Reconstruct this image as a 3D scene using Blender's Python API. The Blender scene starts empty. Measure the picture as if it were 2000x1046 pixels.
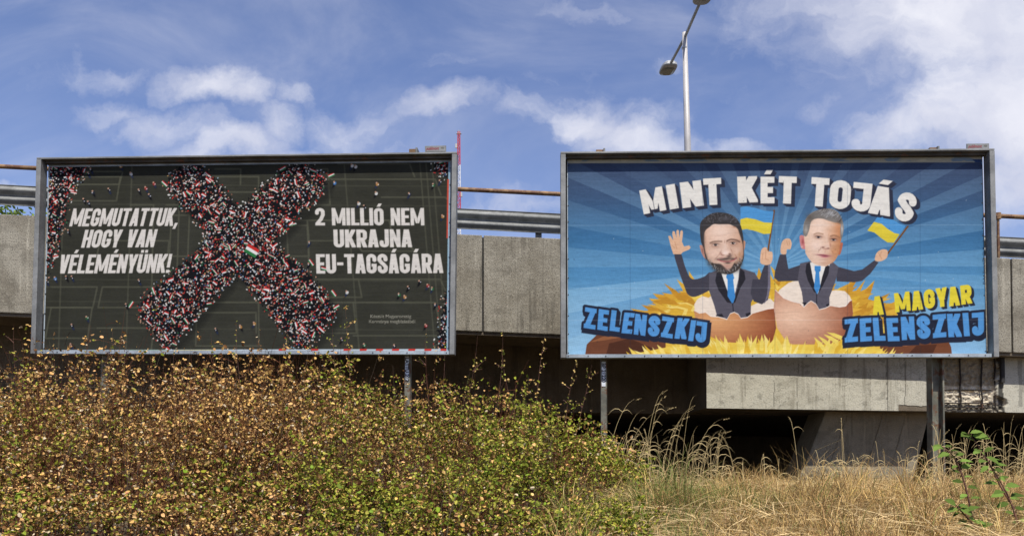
import bpy, math, random
import numpy as np
from mathutils import Vector, Matrix
R = math.radians
rng = np.random.default_rng(7)
random.seed(7)
sc = bpy.context.scene
COL = sc.collection

# ------------------------------------------------------------------ camera
PITCH, SHIFT, FPX = 0.0241, 335.8, 1600.0
EYE = 1.6
cam_d = bpy.data.cameras.new('camera')
cam_d.sensor_width = 36; cam_d.lens = 36 * FPX / 2000
cam_d.shift_y = SHIFT / 2000
cam_d.clip_start = 0.05; cam_d.clip_end = 6000
cam = bpy.data.objects.new('camera', cam_d); COL.objects.link(cam)
cam.location = (0, 0, EYE); cam.rotation_euler = (math.pi / 2 + PITCH, 0, 0)
sc.camera = cam
CP, SP = math.cos(PITCH), math.sin(PITCH)

def U(px, py, Y):
    """point of the world at distance Y seen at photo pixel px, py (used to measure real positions)"""
    dx = (px - 1000) / FPX; dz = (523 + SHIFT - py) / FPX
    d = (dx, CP - SP * dz, SP + CP * dz)
    k = Y / d[1]
    return Vector((d[0] * k, Y, EYE + d[2] * k))

def proj(P):
    X, Y, Z = P[:, 0], P[:, 1], P[:, 2] - EYE
    zc = Y * CP + Z * SP; yc = -Y * SP + Z * CP
    return 1000 + FPX * X / zc, 523 + SHIFT - FPX * yc / zc

# ------------------------------------------------------------------ sun, sky, exposure
SUN_EL, SUN_AZ = R(59), R(14)          # azimuth to the right of straight behind the camera
sdir = Vector((math.sin(SUN_AZ) * math.cos(SUN_EL), -math.cos(SUN_AZ) * math.cos(SUN_EL), math.sin(SUN_EL)))
sun_d = bpy.data.lights.new('sun', 'SUN'); sun_d.energy = 5.0; sun_d.angle = R(0.53)
sun_d.color = (1.0, 0.965, 0.90)
sun = bpy.data.objects.new('sun', sun_d); COL.objects.link(sun)
sun.rotation_euler = sdir.to_track_quat('Z', 'Y').to_euler()
sc.view_settings.view_transform = 'Standard'; sc.view_settings.look = 'None'
sc.view_settings.exposure = 0.17; sc.view_settings.gamma = 1
sc.render.engine = 'CYCLES'
try:
    sc.cycles.use_denoising = True
    sc.cycles.max_bounces = 6; sc.cycles.diffuse_bounces = 3; sc.cycles.transparent_max_bounces = 6
except Exception: pass

world = bpy.data.worlds.new('World'); sc.world = world; world.use_nodes = True
nt = world.node_tree; nt.nodes.clear()

class NB:
    """tiny node-graph helper"""
    def __init__(s, nt): s.nt = nt
    def n(s, typ, **kw):
        n = s.nt.nodes.new(typ)
        for k, v in kw.items(): setattr(n, k, v)
        return n
    def l(s, a, b): s.nt.links.new(a, b)
    def setin(s, sock, v):
        if hasattr(v, 'is_output'): s.l(v, sock)
        else: sock.default_value = v
    def math(s, op, a, b=0.0, clamp=False, c=None):
        n = s.n('ShaderNodeMath', operation=op, use_clamp=clamp)
        s.setin(n.inputs[0], a); s.setin(n.inputs[1], b)
        if c is not None: s.setin(n.inputs[2], c)
        return n.outputs[0]
    def vmath(s, op, a, b=(0, 0, 0)):
        n = s.n('ShaderNodeVectorMath', operation=op)
        s.setin(n.inputs[0], a); s.setin(n.inputs[1], b)
        return n.outputs['Value'] if op in ('LENGTH', 'DOT_PRODUCT', 'DISTANCE') else n.outputs[0]
    def noise(s, vec, scale, detail=4, rough=0.55, dist=0.0, col=False):
        n = s.n('ShaderNodeTexNoise')
        if vec is not None: s.l(vec, n.inputs['Vector'])
        n.inputs['Scale'].default_value = scale; n.inputs['Detail'].default_value = detail
        n.inputs['Roughness'].default_value = rough; n.inputs['Distortion'].default_value = dist
        return n.outputs['Color'] if col else n.outputs['Fac']
    def mr(s, v, a, b, c=0.0, d=1.0, smooth=True):
        n = s.n('ShaderNodeMapRange', interpolation_type='SMOOTHSTEP' if smooth else 'LINEAR')
        s.setin(n.inputs[0], v)
        for i, x in enumerate((a, b, c, d)): n.inputs[i + 1].default_value = x
        return n.outputs[0]
    def mix(s, f, a, b, typ='MIX'):
        n = s.n('ShaderNodeMix', data_type='RGBA', blend_type=typ)
        s.setin(n.inputs[0], f)
        for sock, v in ((n.inputs[6], a), (n.inputs[7], b)):
            if hasattr(v, 'is_output'): s.l(v, sock)
            else: sock.default_value = (*v[:3], 1)
        return n.outputs[2]
    def ramp(s, v, stops):
        n = s.n('ShaderNodeValToRGB'); s.l(v, n.inputs[0])
        e = n.color_ramp.elements
        while len(e) < len(stops): e.new(0.5)
        for el, (p, c) in zip(e, stops):
            el.position = p; el.color = (*c[:3], 1)
        return n.outputs[0]
    def xyz(s, x, y, z):
        n = s.n('ShaderNodeCombineXYZ')
        for i, v in enumerate((x, y, z)): s.setin(n.inputs[i], v)
        return n.outputs[0]

b = NB(nt)
sky = b.n('ShaderNodeTexSky', sky_type='NISHITA', sun_disc=False)
sky.sun_elevation = SUN_EL; sky.sun_rotation = math.pi - SUN_AZ
sky.altitude = 100; sky.air_density = 1.0; sky.dust_density = 0.6; sky.ozone_density = 2.6
tc = b.n('ShaderNodeTexCoord')
sep = b.n('ShaderNodeSeparateXYZ'); b.l(tc.outputs['Generated'], sep.inputs[0])
yy = b.math('MAXIMUM', b.math('ABSOLUTE', sep.outputs[1]), 0.12)
gx = b.math('DIVIDE', sep.outputs[0], yy); gz = b.math('DIVIDE', sep.outputs[2], yy)
g = b.xyz(gx, gz, 0.0)
# cloud field: fractal noise gathered into patches
w1 = b.noise(g, 5.5, 6, 0.6, col=True)
warp = b.vmath('MULTIPLY', b.vmath('SUBTRACT', w1, (0.5, 0.5, 0.5)), (0.20, 0.15, 0))
gw = b.vmath('ADD', g, warp)
def cxy(px, py):
    p = U(px, py, 1.0); return p.x, p.z - EYE
blobs = [(190,140,95,40,.42),(415,150,125,62,.85),(470,175,90,50,.8),(585,175,75,36,.45),(240,205,130,42,.5),
 (320,235,140,55,.72),(440,270,170,52,.75),(530,235,95,62,.62),(680,250,120,58,.6),(600,300,240,40,.62),
 (870,212,140,46,.75),(1010,222,100,44,.6),(1140,232,110,60,.8),(1235,268,150,58,.9),(1285,215,110,52,.5),(1180,160,190,70,.22),
 (1310,112,85,56,.30),(1460,280,140,32,.55),(1575,208,90,32,.45),(1600,250,90,24,.3),
 (1900,40,430,180,1.1),(2000,220,330,210,1.1),(1700,10,300,75,.8),(1840,265,250,80,.9),(2000,380,200,120,.9),
 (1150,12,110,26,.5),(10,362,90,22,.5),(1000,395,170,40,.6),(160,330,200,30,.2),(2350,120,420,330,.9),(-300,200,260,120,.5),(835,115,90,24,.2)]
tot = None
for (px, py, rx, ry, k) in blobs:
    cx, cz = cxy(px, py)
    if px < 1400: k = k * 1.04
    v = b.vmath('MULTIPLY', b.vmath('SUBTRACT', gw, (cx, cz, 0)), (FPX / rx / 1.45, FPX / ry / 1.4, 0))
    d = b.mr(b.vmath('LENGTH', v), 0.0, 1.0, k, 0.0)
    tot = d if tot is None else b.math('MAXIMUM', tot, b.math('MULTIPLY_ADD', d, 0.35, False, b.math('MULTIPLY', tot, 1.0)) if False else d)
fine = b.noise(b.vmath('MULTIPLY', gw, (1.0, 1.5, 1)), 9.0, 9, 0.62)
mask = b.math('ADD', tot, b.math('MULTIPLY', b.math('SUBTRACT', fine, 0.5), b.math('MULTIPLY_ADD', tot, 1.1, False, 0.75) if False else 1.25))
mask = b.mr(mask, 0.0, 1.15, 0.0, 1.0)
thin = b.mr(b.noise(b.vmath('MULTIPLY', g, (1.3, 2.2, 1)), 2.3, 7, 0.6, 0.6), 0.38, 0.85, 0.04, 0.42)
mask = b.math('MAXIMUM', mask, thin)
# clouds are a little greyer inside
shade = b.noise(gw, 7.0, 5, 0.5)
SKYS = 0.115
skyc = b.mix(1.0, sky.outputs[0], (0.92, 0.91, 1.12), 'MULTIPLY')
skyc = b.vmath('MULTIPLY', skyc, (SKYS, SKYS, SKYS))
cl = b.mix(b.mr(shade, 0.3, 0.7), (0.60, 0.62, 0.74), (0.84, 0.84, 0.90))
out = b.mix(b.math('MULTIPLY', mask, 0.93), skyc, cl)
bg = b.n('ShaderNodeBackground'); b.l(out, bg.inputs[0]); bg.inputs[1].default_value = 1.0
wo = b.n('ShaderNodeOutputWorld'); b.l(bg.outputs[0], wo.inputs[0])

# ------------------------------------------------------------------ object helpers
def tag(o, label=None, cat=None, group=None, kind=None):
    if label: o['label'] = label
    if cat: o['category'] = cat
    if group: o['group'] = group
    if kind: o['kind'] = kind
    return o
def thing(name, label, cat, loc=(0, 0, 0), rot=(0, 0, 0), group=None):
    o = bpy.data.objects.new(name, None); COL.objects.link(o)
    o.location = loc; o.rotation_euler = rot
    o.empty_display_size = 0.2
    return tag(o, label, cat, group)
class MB:
    def __init__(s): s.v = []; s.f = []; s.m = []
    def add(s, vs, fs, mi=0):
        k = len(s.v); s.v += [tuple(v) for v in vs]; s.f += [tuple(i + k for i in f) for f in fs]; s.m += [mi] * len(fs)
        return s
    def box(s, x0, x1, y0, y1, z0, z1, mi=0, M=None):
        vs = [Vector(p) for p in ((x0,y0,z0),(x1,y0,z0),(x1,y1,z0),(x0,y1,z0),(x0,y0,z1),(x1,y0,z1),(x1,y1,z1),(x0,y1,z1))]
        if M: vs = [M @ v for v in vs]
        return s.add(vs, ((0,3,2,1),(4,5,6,7),(0,1,5,4),(1,2,6,5),(2,3,7,6),(3,0,4,7)), mi)
    def hexa(s, a, mi=0):   # 8 points: bottom 4 then top 4
        return s.add(a, ((0,3,2,1),(4,5,6,7),(0,1,5,4),(1,2,6,5),(2,3,7,6),(3,0,4,7)), mi)
    def tube(s, pts, r, n=8, mi=0, cap=True):
        pts = [Vector(p) for p in pts]; k0 = len(s.v)
        rs = r if isinstance(r, (list, tuple)) else [r] * len(pts)
        d0 = (pts[1] - pts[0]).normalized()
        up = Vector((0, 0, 1)) if abs(d0.z) < .9 else Vector((1, 0, 0))
        a = d0.cross(up).normalized()
        for i, p in enumerate(pts):
            d = (pts[min(i+1, len(pts)-1)] - pts[max(i-1, 0)]).normalized()
            a = (a - d * a.dot(d)).normalized(); c = d.cross(a)
            for j in range(n):
                t = 2 * math.pi * j / n
                s.v.append(tuple(p + (a * math.cos(t) + c * math.sin(t)) * rs[i]))
        for i in range(len(pts) - 1):
            for j in range(n):
                s.f.append((k0+i*n+j, k0+i*n+(j+1)%n, k0+(i+1)*n+(j+1)%n, k0+(i+1)*n+j)); s.m.append(mi)
        if cap:
            s.f.append(tuple(k0 + j for j in range(n))[::-1]); s.m.append(mi)
            s.f.append(tuple(k0+(len(pts)-1)*n + j for j in range(n))); s.m.append(mi)
        return s
    def build(s, name, mats, parent=None, bevel=0, smooth=False):
        me = bpy.data.meshes.new(name); me.from_pydata(s.v, [], s.f)
        for m in (mats if isinstance(mats, (list, tuple)) else [mats]): me.materials.append(m)
        me.polygons.foreach_set('material_index', s.m)
        if smooth: me.polygons.foreach_set('use_smooth', [True] * len(s.f))
        me.update()
        o = bpy.data.objects.new(name, me); COL.objects.link(o)
        if parent: o.parent = parent
        if bevel:
            bv = o.modifiers.new('bevel', 'BEVEL'); bv.width = bevel; bv.segments = 2; bv.limit_method = 'ANGLE'
        return o
def np_mesh(name, V, F, mat, parent=None, colors=None, srgb=False, smooth=False):
    """V (n,3), F (m,k) arrays, fast"""
    me = bpy.data.meshes.new(name)
    V = np.asarray(V, np.float32); F = np.asarray(F, np.int32)
    me.vertices.add(len(V)); me.vertices.foreach_set('co', V.ravel())
    k = F.shape[1]
    me.loops.add(F.size); me.loops.foreach_set('vertex_index', F.ravel())
    me.polygons.add(len(F)); me.polygons.foreach_set('loop_start', np.arange(len(F), dtype=np.int32) * k)
    if smooth: me.polygons.foreach_set('use_smooth', np.ones(len(F), bool))
    if colors is not None:
        a = me.color_attributes.new('Col', 'BYTE_COLOR' if srgb else 'FLOAT_COLOR', 'POINT')
        c = np.ones((len(V), 4), np.float32); c[:, :3] = colors
        a.data.foreach_set('color_srgb' if srgb else 'color', c.ravel())
    me.materials.append(mat)
    me.update(calc_edges=True); me.validate()
    o = bpy.data.objects.new(name, me); COL.objects.link(o)
    if parent: o.parent = parent
    return o

# ------------------------------------------------------------------ materials
def newmat(name):
    m = bpy.data.materials.new(name); m.use_nodes = True
    t = m.node_tree; p = t.nodes['Principled BSDF']
    return m, NB(t), p
def bump(nb, p, h, strength, dist=0.01):
    n = nb.n('ShaderNodeBump'); n.inputs['Strength'].default_value = strength; n.inputs['Distance'].default_value = dist
    nb.l(h, n.inputs['Height']); nb.l(n.outputs[0], p.inputs['Normal'])
def pos(nb): 
    return nb.n('ShaderNodeTexCoord').outputs['Object']
def concrete(name, c0, c1, speck=0.5, streak=0.5, boards=0.0, scale=1.0):
    m, nb, p = newmat(name); P = pos(nb)
    big = nb.noise(P, 1.3 * scale, 5, 0.6)
    col = nb.mix(nb.mr(big, .3, .7), c0, c1)
    st = nb.noise(nb.vmath('MULTIPLY', P, (5, 5, .45)), 1.6, 5, 0.65)
    col = nb.mix(nb.math('MULTIPLY', nb.mr(st, .52, .72), streak), col, [x * .38 for x in c0])
    st2 = nb.noise(nb.vmath('MULTIPLY', P, (9, 9, .5)), 1.1, 3, 0.6)
    col = nb.mix(nb.math('MULTIPLY', nb.mr(st2, .58, .75), streak * .6), col, [min(1, x * 1.6) for x in c1])
    f = nb.noise(P, 60, 2, .8)
    f2 = nb.noise(P, 22, 3, .7)
    col = nb.mix(nb.math('MULTIPLY', nb.mr(f, .50, .66), speck), col, [x * .28 for x in c0])
    col = nb.mix(nb.math('MULTIPLY', nb.mr(f2, .52, .72), speck * .45), col, [min(1, x * 1.5) for x in c1])
    pt = nb.noise(nb.vmath('MULTIPLY', P, (1, 1, 1.6)), 2.6, 8, .72)
    col = nb.mix(nb.math('MULTIPLY', nb.mr(pt, .50, .62), streak * .5), col, [x * .55 for x in c0])
    h = nb.math('ADD', f, f2)
    if boards:
        sx = nb.n('ShaderNodeSeparateXYZ'); nb.l(P, sx.inputs[0])
        wv = nb.math('PINGPONG', nb.math('ADD', sx.outputs[0], nb.math('MULTIPLY', nb.noise(P, .8), .12)), .145)
        ln = nb.mr(wv, .0, .009, 1, 0)
        ln = nb.math('MULTIPLY', ln, nb.mr(nb.noise(P, 2.1), .42, .62))
        col = nb.mix(nb.math('MULTIPLY', ln, boards), col, [x * .2 for x in c0])
        cr = nb.n('ShaderNodeTexVoronoi', feature='DISTANCE_TO_EDGE'); cr.inputs['Scale'].default_value = 2.3
        nb.l(nb.vmath('ADD', P, nb.vmath('MULTIPLY', nb.noise(P, 6, 5, .6, col=True), (.35, .35, .35))), cr.inputs['Vector'])
        ck = nb.math('MULTIPLY', nb.mr(cr.outputs[0], 0, .012, 1, 0), nb.mr(nb.noise(P, 1.1), .5, .6))
        col = nb.mix(nb.math('MULTIPLY', ck, .8), col, [x * .18 for x in c0])
    nb.l(col, p.inputs['Base Color']); p.inputs['Roughness'].default_value = .92
    bump(nb, p, h, .55, .012)
    return m
def metal_paint(name, c, rust=0.3, rough=.5, metallic=.4, var=.25):
    m, nb, p = newmat(name); P = pos(nb)
    n1 = nb.noise(P, 3.5, 6, .65)
    col = nb.mix(nb.mr(n1, .3, .7), [x * (1 - var) for x in c], [min(1, x * (1 + var)) for x in c])
    n3 = nb.noise(P, 45, 3, .7)
    col = nb.mix(nb.math('MULTIPLY', nb.mr(n3, .45, .7), .35), col, [x * .55 for x in c])
    n2 = nb.noise(P, 8, 7, .7)
    lo = .72 - .34 * rust
    col = nb.mix(nb.mr(n2, lo, lo + .1), col, (.13, .06, .03))
    nb.l(col, p.inputs['Base Color']); p.inputs['Roughness'].default_value = rough; p.inputs['Metallic'].default_value = metallic
    bump(nb, p, n3, .25, .004)
    return m
def flat(name, c, rough=.7, var=.15, scale=12, metallic=0):
    m, nb, p = newmat(name); P = pos(nb)
    n1 = nb.noise(P, scale, 5, .6)
    nb.l(nb.mix(nb.mr(n1, .3, .7), [x * (1 - var) for x in c], [min(1, x * (1 + var)) for x in c]), p.inputs['Base Color'])
    p.inputs['Roughness'].default_value = rough; p.inputs['Metallic'].default_value = metallic
    return m
def vcol(name, rough=.6, transl=0.0, noise=0.0, bumpf=False, spec=.3):
    m, nb, p = newmat(name)
    a = nb.n('ShaderNodeAttribute', attribute_name='Col')
    c = a.outputs['Color']
    if noise:
        P = pos(nb)
        n = nb.noise(P, 30, 3, .6)
        c = nb.mix(1.0, c, nb.ramp(n, ((.3, (1 - noise,) * 3), (.7, (1, 1, 1)))), 'MULTIPLY')
    nb.l(c, p.inputs['Base Color']); p.inputs['Roughness'].default_value = rough
    p.inputs['Specular IOR Level'].default_value = spec
    if bumpf:
        P = pos(nb)
        h = nb.math('ADD', nb.noise(P, 3.2, 3, .5), nb.math('MULTIPLY', nb.noise(nb.vmath('MULTIPLY', P, (1, 1, 7)), 1.5, 6, .6), .5))
        bump(nb, p, h, .6, .022)
    if transl:
        t = nb.n('ShaderNodeBsdfTranslucent'); nb.l(c, t.inputs[0])
        mx = nb.n('ShaderNodeMixShader'); mx.inputs[0].default_value = transl
        o = [n for n in m.node_tree.nodes if n.type == 'OUTPUT_MATERIAL'][0]
        nb.l(p.outputs[0], mx.inputs[1]); nb.l(t.outputs[0], mx.inputs[2]); nb.l(mx.outputs[0], o.inputs[0])
    return m
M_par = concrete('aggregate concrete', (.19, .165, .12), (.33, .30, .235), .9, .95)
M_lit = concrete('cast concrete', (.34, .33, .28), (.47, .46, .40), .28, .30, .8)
M_shaded = concrete('shade-dark concrete', (.10, .078, .05), (.16, .125, .085), .3, .6)  # base tone lowered, the shade under the deck is put into the colour
M_pier = concrete('pier concrete', (.21, .175, .12), (.32, .27, .19), .35, .7, .0)
M_galv = metal_paint('galvanised steel', (.20, .20, .185), .12, .7, .15, .35)
M_frame = metal_paint('weathered zinc frame', (.20, .20, .19), .25, .62, .2, .3)
M_panel = metal_paint('pale zinc panel', (.30, .34, .37), .25, .62, .1, .3)
M_rust = metal_paint('rusty painted pipe', (.24, .14, .065), .75, .7, .2, .4)
M_rebar = metal_paint('rusted rebar', (.02, .014, .010), .5, .9, .0, .4)
M_post = metal_paint('aged green grey post', (.15, .145, .11), .62, .75, .1, .45)
M_pole = metal_paint('pale pole paint', (.47, .44, .41), .08, .5, .1, .08)
M_head = metal_paint('lamp grey', (.42, .42, .40), .0, .5, .2, .1)
M_lens = flat('lamp lens', (.22, .21, .16), .25)
M_black = flat('dark steel', (.022, .02, .018), .8)
M_railshade = metal_paint('rusty shade-dark steel', (.07, .062, .05), .5, .8, .1, .4)  # rusty steel, darkened so the top rail's shaded inside is in the colour
M_red = flat('mast red', (.55, .035, .04), .6)
M_white = flat('mast white', (.75, .74, .72), .6)
M_print = vcol('printed paper', .8, 0, .10, True, .08)
M_leaf = vcol('thicket leaf', .75, .12, spec=.04)
M_stem = flat('reddish bark', (.13, .055, .035), .8, .4)
M_grass = vcol('dry straw', .8, .25, spec=.05)
M_sign = flat('plate grey', (.22, .22, .215), .8)
M_asph = flat('asphalt', (.05, .05, .052), .9, .3, 40)
M_signred = flat('plate red ink', (.22, .02, .03), .8)
M_ink = flat('black ink', (.02, .02, .025), .6)
M_stick = flat('white sticker', (.62, .64, .66), .5)

# ------------------------------------------------------------------ ground
def gz_(y):   # embankment profile
    ys = [-400, -2, 0, 1.5, 3, 4, 5, 6, 7.5, 9, 10.5, 12, 14, 60, 4000]
    zs = [-.2, -.1, 0, .25, .62, .87, 1.03, 1.12, 1.17, 1.195, 1.205, 1.20, 1.17, 1.1, 1.0]
    return np.interp(y, ys, zs)
def lump(x, y):
    return .035 * np.sin(1.7 * x + .6 * y) * np.cos(1.3 * y - .5 * x) + .02 * np.sin(4.1 * x + 1.2) * np.sin(3.3 * y)
def gh(x, y): return gz_(y) + lump(x, y) * (np.abs(x) < 60)
gxs = np.concatenate([[-3000, -800, -200, -60], np.arange(-24, 24.1, .4), [60, 200, 800, 3000]])
gys = np.concatenate([[-400, -60, -10], np.arange(-2, 30, .3), [45, 60, 200, 800, 4000]])
GX, GY = np.meshgrid(gxs, gys)
V = np.stack([GX, GY, gh(GX, GY)], -1).reshape(-1, 3)
nx, ny = len(gxs), len(gys)
ii = (np.arange(ny - 1)[:, None] * nx + np.arange(nx - 1)[None]).ravel()
m, nb, p = newmat('dry soil and litter'); P = pos(nb)
c = nb.mix(nb.mr(nb.noise(P, 1.2, 6, .6), .35, .65), (.045, .030, .017), (.10, .068, .036))
c = nb.mix(nb.mr(nb.noise(P, 40, 4, .7), .45, .65), c, (.17, .125, .06))
nb.l(c, p.inputs['Base Color']); p.inputs['Roughness'].default_value = .95
bump(nb, p, nb.noise(P, 25, 5, .7), .8, .04)
tag(np_mesh('ground', V, np.stack([ii, ii + 1, ii + nx + 1, ii + nx], 1), m, smooth=True), 'dry sloping bank of soil and dead leaves', 'ground', kind='structure')

# ------------------------------------------------------------------ overpass
YP = 12.0
pA, pB = U(0, 418, YP), U(2000, 505, YP)
qA, qB = U(0, 610, YP), U(2000, 689, YP)
def zt(x): return pA.z + (pB.z - pA.z) * (x - pA.x) / (pB.x - pA.x)
def zb(x): return qA.z + (qB.z - qA.z) * (x - qA.x) / (qB.x - qA.x)
over = thing('overpass', 'long concrete road overpass with speckled brown parapet, behind both billboards', 'bridge', (0, YP, 0))
def local(vs, o): return [Vector(v) - o.location for v in vs]
def slab(x0, x1, y0, y1, f0, f1):
    return [(x0,y0,f0(x0)),(x1,y0,f0(x1)),(x1,y1,f0(x1)),(x0,y1,f0(x0)),(x0,y0,f1(x0)),(x1,y0,f1(x1)),(x1,y1,f1(x1)),(x0,y1,f1(x0))]
jx = U(943, 500, YP).x; sp = (U(1975, 500, YP).x - jx) / 2
for k in range(-8, 8):
    x0 = jx + k * sp + .011; x1 = jx + (k + 1) * sp - .011
    mb = MB(); mb.hexa(local(slab(x0, x1, YP, YP + .2, zb, zt), over))
    mb.build('parapet_panel', M_par, over, bevel=.012)
    xj = jx + k * sp; mb = MB(); mb.hexa(local(slab(xj - .0105, xj + .0105, YP + .05, YP + .19, lambda x: zb(x) + .01, lambda x: zt(x) - .02), over)); mb.build('joint_filler', M_black, over)
XL, XR = jx - 8 * sp, jx + 8 * sp
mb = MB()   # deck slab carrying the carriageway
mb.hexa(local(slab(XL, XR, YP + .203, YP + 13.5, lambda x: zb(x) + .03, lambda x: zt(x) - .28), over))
mb.build('deck', M_shaded, over)
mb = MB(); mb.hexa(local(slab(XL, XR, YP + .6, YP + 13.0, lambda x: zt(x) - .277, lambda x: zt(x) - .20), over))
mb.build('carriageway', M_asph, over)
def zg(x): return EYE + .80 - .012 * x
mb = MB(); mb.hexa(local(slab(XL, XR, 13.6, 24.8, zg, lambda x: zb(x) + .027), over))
mb.build('girder', M_shaded, over)
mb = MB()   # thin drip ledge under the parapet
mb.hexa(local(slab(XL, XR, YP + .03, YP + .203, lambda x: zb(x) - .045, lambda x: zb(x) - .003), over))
mb.build('drip_edge', M_shaded, over)

# crosshead with a spalled patch, one displaced front
YC = 12.26
xc0, xc1 = U(1380, 750, YC).x, 11.5
def zc(x): return EYE + .775 - .012 * (x - xc0) - .02
nxg, nzg = 640, 96
xs = np.linspace(xc0, xc1, nxg); ts = np.linspace(0, 1, nzg)
XX, TT = np.meshgrid(xs, ts)
ZB = EYE + .775 - .045 * (XX - xc0) / 3.2; ZT = zb(XX) + .02
ZZ = ZB + (ZT - ZB) * TT
def vnoise(x, y, seed=0, octv=4):
    """value noise on arrays"""
    r = np.random.default_rng(seed); T = r.random((256, 256)); s = 0; a = 1; tot = 0
    for o in range(octv):
        xi = np.floor(x).astype(int); yi = np.floor(y).astype(int); fx = x - xi; fy = y - yi
        fx = fx * fx * (3 - 2 * fx); fy = fy * fy * (3 - 2 * fy)
        g_ = lambda i, j: T[(xi + i) % 256, (yi + j) % 256]
        s = s + a * ((g_(0,0)*(1-fx)+g_(1,0)*fx)*(1-fy)+(g_(0,1)*(1-fx)+g_(1,1)*fx)*fy)
        tot += a; a *= .5; x = x * 2.03 + 17; y = y * 2.03 + 5
    return s / tot
sx0, sx1 = U(1830, 750, YC).x, U(1962, 750, YC).x
wob = (vnoise(XX * 3 + 5, ZZ * 5, 3) - .5) * .42
dpt = np.minimum(XX - sx0 + .05, sx1 - XX + wob) 
recess = np.clip(dpt / .05, 0, 1)
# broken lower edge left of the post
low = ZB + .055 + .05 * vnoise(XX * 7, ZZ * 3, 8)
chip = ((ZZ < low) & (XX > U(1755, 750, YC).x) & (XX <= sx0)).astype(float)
rough = vnoise(XX * 26, ZZ * 26, 5, 4)
D = recess * (.03 + .08 * rough) + chip * (.04 + .04 * rough) + (vnoise(XX * 9, ZZ * 9, 2) - .5) * .006
c0 = np.array([.52, .49, .39]); c1 = np.array([.43, .40, .32])
n1 = vnoise(XX * 1.2, ZZ * 1.5, 21)[..., None]
colr = c0 * n1 + c1 * (1 - n1)
sp1 = vnoise(XX * 7, ZZ * 11, 31, 5)[..., None]; colr = np.where(sp1 > .72, colr * .7, colr)
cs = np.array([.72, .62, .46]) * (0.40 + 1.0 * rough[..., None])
upper_shade = np.clip((ZZ - (ZB + .36 + .05 * vnoise(XX * 9, ZZ * 9, 12))) / .02, 0, 1)[..., None]
cs = cs * (1 - upper_shade) + cs * np.array([.50, .47, .42]) * upper_shade  # shade painted into the upper part of the broken patch
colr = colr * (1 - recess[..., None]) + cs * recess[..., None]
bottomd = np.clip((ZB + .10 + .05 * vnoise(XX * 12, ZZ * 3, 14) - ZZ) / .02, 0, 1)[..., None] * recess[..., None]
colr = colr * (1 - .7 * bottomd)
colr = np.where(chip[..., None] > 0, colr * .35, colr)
# vertical dark cracks and rust runs on the sound face
for (px, w, t0, t1, s) in ((1733, .008, 0, 1, .25), (1768, .006, 0, 1, .35), (1700, .003, 0, 1, .6), (1650, .003, 0, 1, .65), (1560, .003, .3, 1, .6), (1512, .005, 0, .45, .4), (1557, .005, 0, .5, .4), (1455, .005, .1, .5, .5), (1993, .03, .1, .9, .6), (1620, .003, 0, 1, .7)):
    xx = U(px, 750, YC).x
    k = (np.abs(XX - xx - (vnoise(XX * 0 + px, ZZ * 9, 4) - .5) * .03) < w) & (TT >= t0) & (TT <= t1)
    colr[k] *= s
kk = (np.abs(XX - U(1957, 750, YC).x - wob * .2) < .035) & (vnoise(XX * 14, ZZ * 8, 6) > .38)
colr[kk] *= .12
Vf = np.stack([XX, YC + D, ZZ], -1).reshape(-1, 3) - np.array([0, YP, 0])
ii = (np.arange(nzg - 1)[:, None] * nxg + np.arange(nxg - 1)[None]).ravel()
m, nb, p = newmat('crosshead concrete'); P = pos(nb)
a = nb.n('ShaderNodeAttribute', attribute_name='Col')
f = nb.noise(P, 55, 3, .8); f2 = nb.noise(P, 14, 5, .7)
c = nb.mix(nb.math('MULTIPLY', nb.mr(f, .52, .66), .5), a.outputs['Color'], (.10, .09, .07))
c = nb.mix(nb.math('MULTIPLY', nb.mr(f2, .62, .76), .35), c, (.18, .17, .14))
f3 = nb.noise(nb.vmath('MULTIPLY', P, (7, 7, .6)), 1.4, 5, .6)
c = nb.mix(nb.math('MULTIPLY', nb.mr(f3, .52, .70), .6), c, (.16, .14, .10))
cr = nb.n('ShaderNodeTexVoronoi', feature='DISTANCE_TO_EDGE'); cr.inputs['Scale'].default_value = 1.5
nb.l(nb.vmath('ADD', P, nb.vmath('MULTIPLY', nb.noise(P, 5, 6, .6, col=True), (.6, .6, .6))), cr.inputs['Vector'])
ck = nb.math('MULTIPLY', nb.mr(cr.outputs[0], 0, .010, 1, 0), nb.mr(nb.noise(P, 1.1), .48, .6))
c = nb.mix(nb.math('MULTIPLY', ck, .6), c, (.05, .045, .035))
f4 = nb.noise(nb.vmath('MULTIPLY', P, (1.2, 1.2, 2.6)), 1.7, 7, .68)
c = nb.mix(nb.math('MULTIPLY', nb.mr(f4, .50, .66), .38), c, (.20, .18, .13))
nb.l(c, p.inputs['Base Color']); p.inputs['Roughness'].default_value = .93
bump(nb, p, nb.math('ADD', f, f2), .5, .012)
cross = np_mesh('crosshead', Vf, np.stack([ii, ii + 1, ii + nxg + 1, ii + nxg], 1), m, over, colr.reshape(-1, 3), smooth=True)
cross['label'] = 'pale crosshead beam with a broken patch of bare rusted bars'
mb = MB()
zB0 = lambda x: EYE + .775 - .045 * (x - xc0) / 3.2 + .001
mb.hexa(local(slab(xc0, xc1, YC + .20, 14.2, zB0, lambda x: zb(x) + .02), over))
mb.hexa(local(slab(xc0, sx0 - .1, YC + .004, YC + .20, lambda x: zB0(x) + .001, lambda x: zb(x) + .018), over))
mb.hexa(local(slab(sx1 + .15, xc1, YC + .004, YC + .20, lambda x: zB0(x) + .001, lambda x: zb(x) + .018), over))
mb.build('crosshead_core', M_shaded, over)
mb = MB()
for px in (1841, 1879, 1920, 1946):
    x = U(px, 750, YC).x
    mb.tube([(x + random.uniform(-.012, .012), YC + .035 - YP, zB0(x) + .03 + j * .16) for j in range(6)], .012, 6)
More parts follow.
